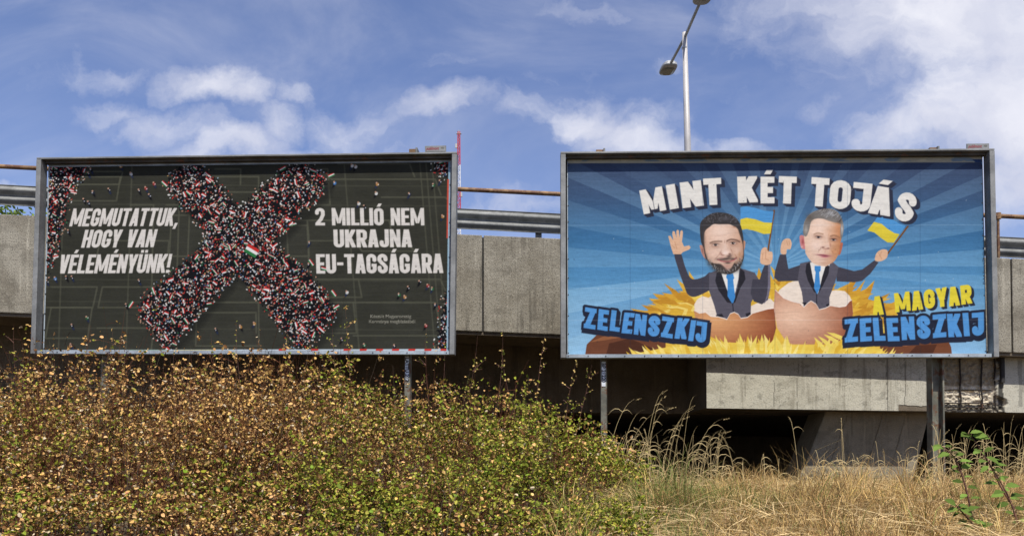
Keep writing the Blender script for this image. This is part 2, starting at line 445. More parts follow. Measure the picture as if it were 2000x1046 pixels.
for z_ in (.07, .13, .33):
    mb.tube([(sx0 + (sx1 - sx0) * j / 6, YC + .045 + random.uniform(-.01, .01) - YP, zB0(sx0) + z_ - .015 * j / 6 + random.uniform(-.006, .006)) for j in range(6)], .010, 6)
mb.build('rebar', M_rebar, over)
mb = MB(); xx = U(1956, 720, YC).x
mb.tube([(xx, YC - .02 - YP, zb(xx) - .02), (xx, YC - .02 - YP, zb(xx) - .42)], .035, 8)
mb.build('drain_pipe', M_black, over)

# leaning pier wall
def pp(px, py, Y): v = U(px, py, Y); v.z = max(v.z, .6); return v
t0, t1 = pp(1622, 780, 12.75), pp(1822, 780, 12.75)
b0, b1 = pp(1545, 975, 12.75), pp(1775, 975, 12.75)
bk = Vector((-.0, .75, 0))
mb = MB(); mb.hexa(local([b0, b1, b1 + bk, b0 + bk, t0, t1, t1 + bk, t0 + bk], over))
pier = mb.build('pier', M_pier, over, bevel=.02)
mb = MB()
for k in (2, 5, 7):     # ribs left by the formwork boards
    f_ = k / 9
    a0 = b0.lerp(b1, f_) + Vector((0, -.008, 0)); a1 = t0.lerp(t1, f_) + Vector((0, -.008, 0))
    mb.tube(local([a0, a1], over), .004, 4)
mb.build('formwork_rib', M_pier, over)
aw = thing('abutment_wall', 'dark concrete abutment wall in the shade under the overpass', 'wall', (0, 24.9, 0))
mb = MB(); mb.box(XL, XR, 0, .4, .2, 3.0); mb.build('wall', M_shaded, aw)

# guardrail (W beam) on the parapet side
gr = thing('guardrail', 'galvanised steel crash barrier running along the overpass edge above the parapet', 'guardrail', (0, 13.0, 0))
prof = [(-.02,.31),(0,.305),(-.03,.27),(-.075,.25),(-.08,.215),(-.03,.185),(-.004,.165),(-.004,.145),(-.03,.125),(-.08,.095),(-.075,.06),(-.03,.04),(0,.005),(-.02,0)]
ga, gb = U(895, 447, 13.0), U(1950, 502, 13.0)
def zgr(x): return ga.z + (gb.z - ga.z) * (x - ga.x) / (gb.x - ga.x)
mb = MB(); seg = 4.0; x = XL + 1
while x < XR - 1:
    x2 = x + seg
    k0 = len(mb.v)
    for (xx, ex) in ((x, .003 if int(x) % 2 else 0), (x2 + .15, .003)):
        for (yy_, zz_) in prof: mb.v.append((xx, yy_ - ex - .0, zgr(xx) + zz_ * 1.04))
    n = len(prof)
    for j in range(n - 1): mb.f.append((k0 + j, k0 + j + 1, k0 + n + j + 1, k0 + n + j)); mb.m.append(0)
    x = x2
    for o_ in range(1): pass
rb = mb.build('rail_beam', M_galv, gr, smooth=True)
sm = rb.modifiers.new('solid', 'SOLIDIFY'); sm.thickness = .004
x = U(1052, 430, 13.0).x - 8
while x < XR - 1:
    if x > XL:
        mb = MB(); mb.box(x - .05, x + .05, .02, .12, zt(x) - .2, zgr(x) + .28); mb.build('post', M_galv, gr, bevel=.006)
    x += 4.0
# rusty handrail pipe
hr = thing('handrail', 'thin rusty brown pipe handrail above the crash barrier', 'handrail', (0, 12.45, 0))
ha, hb = U(0, 325, 12.45), U(2000, 424, 12.45)
def zh(x): return ha.z + (hb.z - ha.z) * (x - ha.x) / (hb.x - ha.x)
mb = MB(); mb.tube([(x_, 0, zh(x_)) for x_ in np.linspace(XL + 1, XR - 1, 24)], .033, 10)
mb.build('pipe', M_rust, hr, smooth=True)
x = U(1949, 420, 12.45).x - 16
while x < XR:
    if abs(x) < XR - 2 and not (U(892, 400, 12.45).x < x < U(1094, 400, 12.45).x) and not x < U(70, 400, 12.45).x:
        mb = MB(); mb.tube([(x, 0, zt(x) - .21), (x, 0, zh(x) - .03)], .022, 8)
        mb.tube([(x, 0, zh(x) - .05), (x, 0, zh(x) + .045)], .045, 8); mb.build('post', M_rust, hr)
    x += 4.0

# ------------------------------------------------------------------ numpy painting of the printed posters
class Canvas:
    def __init__(s, x0, y0, x1, y1, sc_=1.5, col=(0, 0, 0)):
        s.x0, s.y0, s.s = x0, y0, sc_
        s.w = int((x1 - x0) * sc_); s.h = int((y1 - y0) * sc_)
        s.im = np.zeros((s.h, s.w, 3), np.float32); s.im[:] = col
        s.Y, s.X = np.mgrid[0:s.h, 0:s.w].astype(np.float32)
        s.X = s.X / sc_ + x0; s.Y = s.Y / sc_ + y0
    def win(s, xa, ya, xb, yb, pad=2):
        i0 = max(0, int((xa - pad - s.x0) * s.s)); i1 = min(s.w, int((xb + pad - s.x0) * s.s) + 1)
        j0 = max(0, int((ya - pad - s.y0) * s.s)); j1 = min(s.h, int((yb + pad - s.y0) * s.s) + 1)
        if i1 <= i0 or j1 <= j0: return None
        return (slice(j0, j1), slice(i0, i1))
    def blend(s, w, a, col):
        if callable(col): col = col(s.X[w], s.Y[w])
        col = np.asarray(col, np.float32)
        a = a[..., None] if a.ndim == 2 else a
        s.im[w] = s.im[w] * (1 - a) + col * a
    def poly(s, pts, col, alpha=1.0, soft=.7, grow=0.0, smooth=False):
        P = np.asarray(pts, float)
        if smooth: P = spline(P)
        w = s.win(P[:,0].min()-grow, P[:,1].min()-grow, P[:,0].max()+grow, P[:,1].max()+grow, 2 + soft)
        if w is None: return
        d = psdf(P, s.X[w], s.Y[w]) - grow
        s.blend(w, np.clip(.5 - d / soft, 0, 1) * alpha, col)
    def blob(s, cx, cy, rx, ry, col, alpha=1.0, ang=0, hard=False):
        r = max(rx, ry) * (1.1 if hard else 2.3)
        w = s.win(cx - r, cy - r, cx + r, cy + r, 1)
        if w is None: return
        c_, s_ = math.cos(ang), math.sin(ang)
        dx, dy = s.X[w] - cx, s.Y[w] - cy
        u = (dx * c_ + dy * s_) / rx; v = (-dx * s_ + dy * c_) / ry
        q = u * u + v * v
        a = np.clip((1 - np.sqrt(q)) * min(rx, ry) / .8 + .5, 0, 1) if hard else np.exp(-q * 1.2)
        s.blend(w, a * alpha, col)
    def line(s, pts, wd, col, alpha=1.0, soft=.8):
        P = np.asarray(pts, float)
        w = s.win(P[:,0].min()-wd, P[:,1].min()-wd, P[:,0].max()+wd, P[:,1].max()+wd)
        if w is None: return
        s.blend(w, np.clip(.5 - (seg_sd(P, s.X[w], s.Y[w]) - wd / 2) / soft, 0, 1) * alpha, col)
    def sample(s, px, py):
        u = np.clip((px - s.x0) * s.s, 0, s.w - 1.001); v = np.clip((py - s.y0) * s.s, 0, s.h - 1.001)
        i = u.astype(int); j = v.astype(int); fu = (u - i)[:, None]; fv = (v - j)[:, None]
        I = s.im
        return (I[j,i]*(1-fu)+I[j,i+1]*fu)*(1-fv)+(I[j+1,i]*(1-fu)+I[j+1,i+1]*fu)*fv
def spline(P, n=6, closed=True):
    P = np.asarray(P, float); N = len(P); out = []
    for i in range(N if closed else N - 1):
        a, b_, c_, d = (P[(i-1)%N], P[i], P[(i+1)%N], P[(i+2)%N]) if closed else (P[max(i-1,0)], P[i], P[i+1], P[min(i+2,N-1)])
        for t in np.arange(n) / n:
            out.append(.5*((2*b_)+(-a+c_)*t+(2*a-5*b_+4*c_-d)*t*t+(-a+3*b_-3*c_+d)*t**3))
    if not closed: out.append(P[-1])
    return np.array(out)
def seg_sd(P, X, Y):
    d = np.full(X.shape, 1e9)
    for (ax, ay), (bx, by) in zip(P[:-1], P[1:]):
        vx, vy = bx - ax, by - ay; L = vx*vx + vy*vy + 1e-12
        t = np.clip(((X-ax)*vx + (Y-ay)*vy) / L, 0, 1)
        d = np.minimum(d, (X-ax-t*vx)**2 + (Y-ay-t*vy)**2)
    return np.sqrt(d)
def psdf(P, X, Y):
    Q = np.vstack([P, P[:1]])
    d = seg_sd(Q, X, Y); ins = np.zeros(X.shape, bool)
    for (ax, ay), (bx, by) in zip(Q[:-1], Q[1:]):
        if ay == by: continue
        c_ = ((ay > Y) != (by > Y)) & (X < (bx-ax)*(Y-ay)/(by-ay)+ax)
        ins ^= c_
    return np.where(ins, -d, d)
def arc(cx, cy, rx, ry, a0, a1, n=9):
    return [(cx + rx*math.cos(R(a0+(a1-a0)*i/(n-1))), cy + ry*math.sin(R(a0+(a1-a0)*i/(n-1)))) for i in range(n)]
# block letters: signed distance in units of the capital height
def gw_(ch, w, T):
    base = {'É':'E','Á':'A','Ó':'O','Ü':'U'}.get(ch, ch)
    return {'I':T,'M':w*1.42,'-':w*.62,'!':T,',':T,' ':w*.55,'J':w*.9,'L':w*.86,'E':w*.88,'1':T*1.3}.get(base, w)
def gsdf(ch, gx, gy, w0, T, toon=False):
    w = gw_(ch, w0, T); h2 = T / 2; bT = T * .86
    acc = None
    base = {'É':'E','Á':'A','Ó':'O','Ü':'U'}.get(ch, ch)
    def B(x0, y0, x1, y1):
        dx = np.maximum(x0 - gx, gx - x1); dy = np.maximum(y0 - gy, gy - y1)
        return np.where((dx > 0) & (dy > 0), np.hypot(np.maximum(dx, 0), np.maximum(dy, 0)), np.maximum(dx, dy))
    def Pl(*pts): return seg_sd(np.array(pts, float), gx, gy) - h2
    def mn(*a):
        r = a[0]
        for q in a[1:]: r = np.minimum(r, q)
        return r
    def Dg(x0, y0, x1, y1, th=None):
        th = th or T; vx, vy = x1-x0, y1-y0; L = math.hypot(vx, vy)
        return np.abs((gx-x0)*vy/L - (gy-y0)*vx/L) - th/2
    clip = np.maximum(-gy, gy - 1); clip = np.maximum(clip, np.maximum(-gx, gx - w))
    r = w/2 - h2
    if base == 'I': d = B(0,0,T,1)
    elif base == 'L': d = mn(B(0,0,T,1), B(0,0,w,bT))
    elif base == 'E': d = mn(B(0,0,T,1), B(0,0,w,bT), B(0,1-bT,w,1), B(0,.5-bT/2,w*.9,.5+bT/2))
    elif base == 'T': d = mn(B(w/2-h2,0,w/2+h2,1), B(0,1-bT,w,1))
    elif base == 'H': d = mn(B(0,0,T,1), B(w-T,0,w,1), B(0,.5-bT/2,w,.5+bT/2))
    elif base == 'N': d = mn(B(0,0,T*.9,1), B(w-T*.9,0,w,1), np.maximum(Dg(T*.4,1.0,w-T*.4,0.0,T*.9), clip))
    elif base == 'M':
        v1 = np.maximum(Dg(T*.5,1.0,w/2,.12,T*.8), np.maximum(gx-w/2, clip)); v2 = np.maximum(Dg(w-T*.5,1.0,w/2,.12,T*.8), np.maximum(w/2-gx, clip))
        d = mn(B(0,0,T*.92,1), B(w-T*.92,0,w,1), np.maximum(mn(v1, v2), .12 - gy))
    elif base == 'A':
        d = mn(np.maximum(Dg(h2*.95,0,w/2,1.18 if not toon else 1.1), gx-w*.62), np.maximum(Dg(w-h2*.95,0,w/2,1.18 if not toon else 1.1), w*.38-gx), B(w*.25,.17,w*.75,.17+bT*.85))
    elif base == 'V': d = mn(np.maximum(Dg(h2*.95,1,w/2,-.18), gx-w*.62), np.maximum(Dg(w-h2*.95,1,w/2,-.18), w*.38-gx))
    elif base == 'Y': d = mn(np.maximum(np.maximum(Dg(h2*.9,1,w/2,.3), .36-gy), gx-w*.66), np.maximum(np.maximum(Dg(w-h2*.9,1,w/2,.3), .36-gy), w*.34-gx), B(w/2-h2,0,w/2+h2,.48))
    elif base == 'K': d = mn(B(0,0,T,1), np.maximum(np.maximum(Dg(T*.7,.38,w-h2*.8,1.0), .40-gy), T*.5-gx), np.maximum(np.maximum(Dg(T*.9,.66,w-h2*.8,0.0), gy-.62), T*.5-gx))
    elif base == 'U': d = Pl((h2,1.2), *arc(w/2, r+h2, r, r, 180, 360), (w-h2,1.2))
    elif base == 'O': d = Pl(*arc(w/2, r+h2, r, r, 180, 360), *arc(w/2, 1-r-h2, r, r, 0, 180), (h2, r+h2))
    elif base == 'G': d = mn(Pl((w-h2,.68),*arc(w/2,1-r-h2,r,r,0,180),*arc(w/2,r+h2,r,r,180,360),(w-h2,.40)), B(w*.5,.34,w,.34+bT))
    elif base == 'S': d = Pl((w-h2,.70),*arc(w/2,1-r-h2,r,r,0,180),(h2,.68),(w*.42,.54),(w*.6,.46),(w-h2,.33),*arc(w/2,r+h2,r,r,360,180),(h2,.30))
    elif base == 'J': d = Pl((w-h2,1.2),*arc(w/2,r+h2,r,r,360,180),(h2,.30))
    elif base == 'R': d = mn(B(0,0,T,1), Pl((h2,1-h2),*arc(w-h2-.12,1-h2-.12,.12,.12,90,0),*arc(w-h2-.12,.46+.12,.12,.12,0,-90),(h2,.46)), np.maximum(Dg(w*.5,.5,w-h2*.95,0), gy-.46))
    elif base == 'Z': d = mn(B(0,0,w,bT), B(0,1-bT,w,1), np.maximum(Dg(h2*1.0,.0,w-h2*1.0,1.0,T*1.0), clip))
    elif base == '2': d = mn(Pl((h2,.70),*arc(w/2,1-r-h2,r,r,180,0),(w-h2,.6),(w*.6,.36),(h2,.1)), B(0,0,w,bT))
    elif base == '-': d = B(0,.42,w,.42+bT)
    elif base == '!': d = mn(B(.01,.28,T-.01,1), B(.01,0,T-.01,.17))
    elif base == ',': return np.maximum(Dg(.06,-.15,T*.75,.2,T*.85), np.maximum(gy-.17, -.16-gy))
    else: return np.full(gx.shape, 9.0)
    if toon and base == 'J': d = mn(d, B(-.02,1-bT,w,1))
    d = np.maximum(d, clip)
    if ch in 'ÉÁÓ':
        k = np.maximum(Dg(w*.40,1.0,w*.75,1.32,T*.8), np.maximum(1.07-gy, gy-1.25)); d = np.minimum(d, k)
    if ch == 'Ü': d = mn(d, B(w*.12,1.07,w*.12+T*.8,1.22), B(w*.88-T*.8,1.07,w*.88,1.22))
    return d
def glyph(cv, ch, ox, oy, ex, ey, w0, T, col, grow=0.0, alpha=1.0, toon=False, off=(0,0), rnd=0.0):
    """ox,oy: baseline left point in px; ex: px vector of one unit x; ey: px vector of one unit y"""
    ox += off[0]; oy += off[1]
    w = gw_(ch, w0, T)
    cs = [(ox+ex[0]*a+ey[0]*b_, oy+ex[1]*a+ey[1]*b_) for a in (-.1, w+.1) for b_ in (-.2, 1.35)]
    W = cv.win(min(c[0] for c in cs), min(c[1] for c in cs), max(c[0] for c in cs), max(c[1] for c in cs), grow + 2)
    if W is None: return
    det = ex[0]*ey[1]-ex[1]*ey[0]
    dx = cv.X[W]-ox; dy = cv.Y[W]-oy
    gx = (dx*ey[1]-dy*ey[0])/det; gy = (-dx*ex[1]+dy*ex[0])/det
    d = (gsdf(ch, gx, gy, w0, T, toon)) * math.hypot(*ey) - grow
    cv.blend(W, np.clip(.5 - d / .9, 0, 1) * alpha, col)
def textline(cv, txt, x0, y0, x1, y1, h, slant=0, w0=.46, T=.182, gap=.04, col=(205,198,188), layers=None, toon=False, jit=0, seed=1, h1=None, space=None):
    adv = []; x = 0
    for ch in txt:
        adv.append(x); x += (space if (ch == ' ' and space) else gw_(ch, w0, T)) + gap
    tot = x - gap
    L = math.hypot(x1-x0, y1-y0); kx = L / tot; ux, uy = (x1-x0)/L, (y1-y0)/L
    r_ = random.Random(seed)
    js = [(r_.uniform(-jit, jit), r_.uniform(-jit, jit)) for _ in txt]
    for (c_, grow, off) in (layers or [(col, 0, (0, 0))]):
        for ch, a, (ja, jb) in zip(txt, adv, js):
            if ch == ' ': continue
            hh = h if h1 is None else h + (h1-h)*a/tot
            px, py = x0+ux*a*kx, y0+uy*a*kx + ja*22
            an = jb; ex = (kx*(ux*math.cos(an)+uy*math.sin(an)), kx*(uy*math.cos(an)-ux*math.sin(an)))
            ey = (hh*(slant - uy*.0) + hh*uy + hh*math.sin(-an)*-1, -hh)
            glyph(cv, ch, px, py, ex, ey, w0, T, c_, grow, 1, toon, off)
def font_text(cv, txt, x0, y0, size, col, ang=0, alpha=1.0, bold=0.0, width=None):
    """small print: rasterise Blender's own outline font"""
    cu = bpy.data.curves.new('t', 'FONT'); cu.body = txt; cu.size = 1; cu.offset = bold; cu.resolution_u = 3
    o = bpy.data.objects.new('t', cu); COL.objects.link(o)
    me = o.to_mesh(); me.calc_loop_triangles()
    vs = np.array([v.co[:2] for v in me.vertices]); tr = [tuple(t.vertices) for t in me.loop_triangles]
    o.to_mesh_clear(); bpy.data.objects.remove(o); bpy.data.curves.remove(cu)
    kx = size if width is None else width / (vs[:,0].max() + 1e-6)
    c_, s_ = math.cos(ang), math.sin(ang)
    X = x0 + vs[:,0]*kx*c_ + vs[:,1]*size*s_; Y = y0 + vs[:,0]*kx*s_*1.0 - vs[:,1]*size*c_
    A = np.zeros((cv.h, cv.w), np.float32)
    for t in tr:
        P = np.stack([X[list(t)], Y[list(t)]], 1)
        w = cv.win(P[:,0].min(), P[:,1].min(), P[:,0].max(), P[:,1].max(), .5)
        if w is None: continue
        sgn = (P[1,0]-P[0,0])*(P[2,1]-P[0,1])-(P[1,1]-P[0,1])*(P[2,0]-P[0,0])
        if abs(sgn) < 1e-9: continue
        if sgn < 0: P = P[::-1]
        m_ = np.ones(cv.X[w].shape)
        for k in range(3):
            a_, b_ = P[k], P[(k+1)%3]; L = math.hypot(*(b_-a_)) + 1e-9
            m_ = np.minimum(m_, ((b_[0]-a_[0])*(cv.Y[w]-a_[1])-(b_[1]-a_[1])*(cv.X[w]-a_[0]))/L)
        A[w] = np.maximum(A[w], np.clip(m_ / .5 + .5, 0, 1))
    cv.blend((slice(None), slice(None)), A * alpha, col)

# ---- left poster: a crowd seen from above forming an X
def paint_left():
    cv = Canvas(55, 300, 900, 705, 1.6, (53, 53, 44))
    n = vnoise(cv.X / 60, cv.Y / 60, 3)[..., None]; cv.im += (n - .5) * 12
    r_ = random.Random(5)
    LC = (82, 82, 66)
    for (x0, y0, x1, y1) in ((110,345,235,392),(150,335,240,360),(195,470,330,515),(85,560,190,600),(200,560,330,600),(100,600,180,660),(190,640,300,690),
        (420,330,470,360),(415,345,505,375),(590,330,640,400),(600,430,760,470),(640,350,850,380),(660,320,800,345),(690,545,860,570),(590,545,700,580),
        (620,590,690,650),(690,590,850,640),(690,655,870,668),(380,610,500,650),(385,590,505,675),(335,420,370,500),(325,400,350,520),(560,430,600,500),(575,440,600,520),(700,480,800,490),(745,385,870,400),(255,400,300,640)):
        sk = (x0 - 480) * -.0006
        pts = [(x0+sk*(0), y0), (x1, y0), (x1 - (x1-480)*-.03, y1), (x0 - (x0-480)*-.03, y1), (x0, y0)]
        cv.line(pts[:2] + [pts[2]] if r_.random() < .5 else pts, 3.2, LC, .8)
    for x in (118, 250, 690, 838, 850, 862): cv.line([(x+8,318),(x-4,690)] if x < 480 else [(x-18,318),(x+12,690)], 3, LC, .6)
    for y in (360, 398, 545, 588, 640): cv.line([(80,y),(880,y+4)], 2.4, LC, .35)
    # soft shadow of the crowd
    XP = [(324,360),(344,327),(382,318),(404,334),(430,362),(464,401),(471,405),(490,386),(512,364),(535,345),(572,319),(610,325),(640,349),(632,371),(600,405),(569,435),(539,469),(542,484),(591,521),(628,562),(658,607),(643,633),(610,667),(582,683),(557,655),(516,596),(479,551),(453,536),(445,551),(404,596),(363,644),(330,682),(303,659),(270,614),(281,577),(315,551),(374,499),(404,461),(393,442),(344,394)]
    cv.poly([(x+12,y+14) for x, y in XP], (24, 24, 21), .5, 12)
    S = psdf(np.array(XP, float), cv.X, cv.Y)
    tl = psdf(np.array([(60,300),(172,318),(158,350),(135,385),(125,440),(100,510),(84,560),(60,590)], float), cv.X, cv.Y)
    tr = psdf(np.array([(838,300),(900,300),(900,350),(868,345),(850,338)], float), cv.X, cv.Y)
    br = psdf(np.array([(900,560),(868,575),(860,620),(850,690),(900,700)], float), cv.X, cv.Y)
    S = np.minimum(np.minimum(S, tl), np.minimum(tr, br))
    cv.blend((slice(None), slice(None)), np.clip(.5 - (S + 3 + (vnoise(cv.X/5, cv.Y/5, 9)-.5)*20) / 2.5, 0, 1), (17, 17, 20))
    def at(x, y):
        j = int((y - cv.y0) * cv.s); i = int((x - cv.x0) * cv.s)
        return S[j, i] if 0 <= j < cv.h and 0 <= i < cv.w else 9
    pal = [((14,14,18),32),((24,26,38),8),((45,42,42),6),((226,224,216),24),((204,44,38),18),((190,140,112),12),((140,95,75),7),((60,90,150),2),((40,120,70),1.5),((190,160,90),1.5),((150,175,190),4)]
    bag = [c for c, w in pal for _ in range(int(w * 2))]
    for k in range(33000):
        x = r_.uniform(60, 890); y = r_.uniform(305, 700); s_ = at(x, y)
        if s_ > 7 or (s_ > -3 and r_.random() < .6): continue
        c_ = r_.choice(bag); a = r_.uniform(0, 3.14)
        L_ = r_.uniform(.7, 1.3); cv.blob(x, y, L_ * r_.uniform(1.0, 2.0), L_, c_, 1, a, True)
    def flag(x, y, L_, h, a, green=True):
        ux, uy = math.cos(a), math.sin(a); vx, vy = -uy, ux
        k = 3 if green else 2
        for i, c_ in enumerate(((200,42,36),(226,224,218),(40,120,62))[:k]):
            a0, a1 = i/k, (i+1)/k
            cv.poly([(x+vx*h*a0, y+vy*h*a0), (x+ux*L_+vx*h*a0, y+uy*L_+vy*h*a0+1), (x+ux*L_+vx*h*a1, y+uy*L_+vy*h*a1+1), (x+vx*h*a1, y+vy*h*a1)], c_)
    n_ = 0
    while n_ < 170:
        x = r_.uniform(80, 880); y = r_.uniform(315, 690)
        if at(x, y) > -1 or (x > 800 and n_ % 4): continue
        flag(x, y, r_.uniform(6, 13), r_.uniform(3.5, 5.5), r_.choice([-.5, -.3, .3, .5, .7, 1.1, -1.1, .4]) + r_.uniform(-.3, .3), r_.random() < .42); n_ += 1
    flag(485, 475, 25, 18, .5)
    for (x, y, a) in ((640,342,-.5),(318,352,.7),(650,600,-.6),(262,590,2.2),(545,330,-.6),(378,505,-1),(300,560,1.2),(606,505,.9),(628,520,.2),(650,565,.9)): flag(x, y, 13, 6, a)
    ppl = [(182,376),(213,371),(256,340),(272,373),(285,368),(292,382),(301,359),(164,391),(173,396),(134,452),(115,480),(92,550),(108,544),(130,542),(141,542),(272,549),(83,591),(170,621),(141,636),(139,674),(422,644),(470,638),(247,596),
           (688,324),(695,326),(654,358),(737,360),(735,378),(800,380),(701,398),(712,404),(847,362),(860,355),(865,423),(605,475),(604,517),(678,571),(820,551),(798,562),(780,576),(791,580),(836,558),(845,564),(851,596),(832,636),(668,663),(712,674),(771,676),(497,632),(236,325),(178,332),(173,340),(236,500)]
    for (x, y) in ppl:
        a = math.atan2(1.0, (480 - x) / 260 * -1 * -1 * (1 if x < 480 else 1) * -1) if True else 0
        a = 1.1 if x < 480 else 2.1
        c_ = r_.choice([(18,18,22)]*5 + [(30,36,52),(200,198,190),(150,45,40),(60,110,170),(40,90,50),(170,120,60)])
        cv.blob(x+math.cos(a)*5, y+math.sin(a)*6, 7, 2.6, (28,28,26), .6, a)
        cv.blob(x+math.cos(a)*3, y+math.sin(a)*4, 5.5, 1.9, r_.choice([(16,16,20),(34,44,70)]), 1, a, True)
        cv.blob(x, y, 3.4, 2.9, c_, 1, a, True); cv.blob(x-1.5, y-3, 1.7, 1.7, (190,145,120), 1, 0, True)
        cv.blob(x+r_.uniform(-2,2), y+r_.uniform(-1,2), 1.2, 1.1, (215,215,215), .9, 0, True)
    W = (218, 211, 200)
    textline(cv, 'MEGMUTATTUK,', 135, 442, 345, 441, 35, .25, col=W)
    textline(cv, 'HOGY VAN', 158, 483.5, 300, 482.5, 35, .25, col=W)
    textline(cv, 'VÉLEMÉNYÜNK!', 113, 534, 330, 532.5, 37, .2, col=W)
    textline(cv, '2 MILLIÓ NEM', 616, 440, 829, 440, 34, -.03, col=W)
    textline(cv, 'UKRAJNA', 652, 483, 805, 482.5, 35, -.03, col=W)
    textline(cv, 'EU-TAGSÁGÁRA', 618, 534, 866, 533, 38, -.03, col=W)
    font_text(cv, 'Készült Magyarország', 723, 620, 8.5, (185,180,160), width=80)
    font_text(cv, 'Kormánya megbízásából', 720, 630, 8.5, (185,180,160), width=91)
    # remains of older prints along the edges
    cv.poly([(55,683),(900,680.5),(900,705),(55,705)], (176,186,190))
    for k in range(22):
        if k in (1, 2, 6): continue
        x = 545 + k * 15.8
        if k % 2 == 0: cv.poly([(x,680.5),(x+14,680.5),(x+11,689),(x-2,689)], (196,52,44))
    cv.poly([(250,683),(330,683),(335,686),(255,686)], (110,150,110), .7); cv.poly([(340,683),(420,682.5),(420,685),(340,685)], (200,180,90), .6)
    cv.poly([(876,300),(900,300),(900,705),(872,705)], (150,185,205)); cv.poly([(873.5,350),(877,350),(875,465),(872,465)], (205,75,55))
    cv.poly([(60,318),(88,318),(76,560),(60,560)], (120,150,175), .0)
    return cv

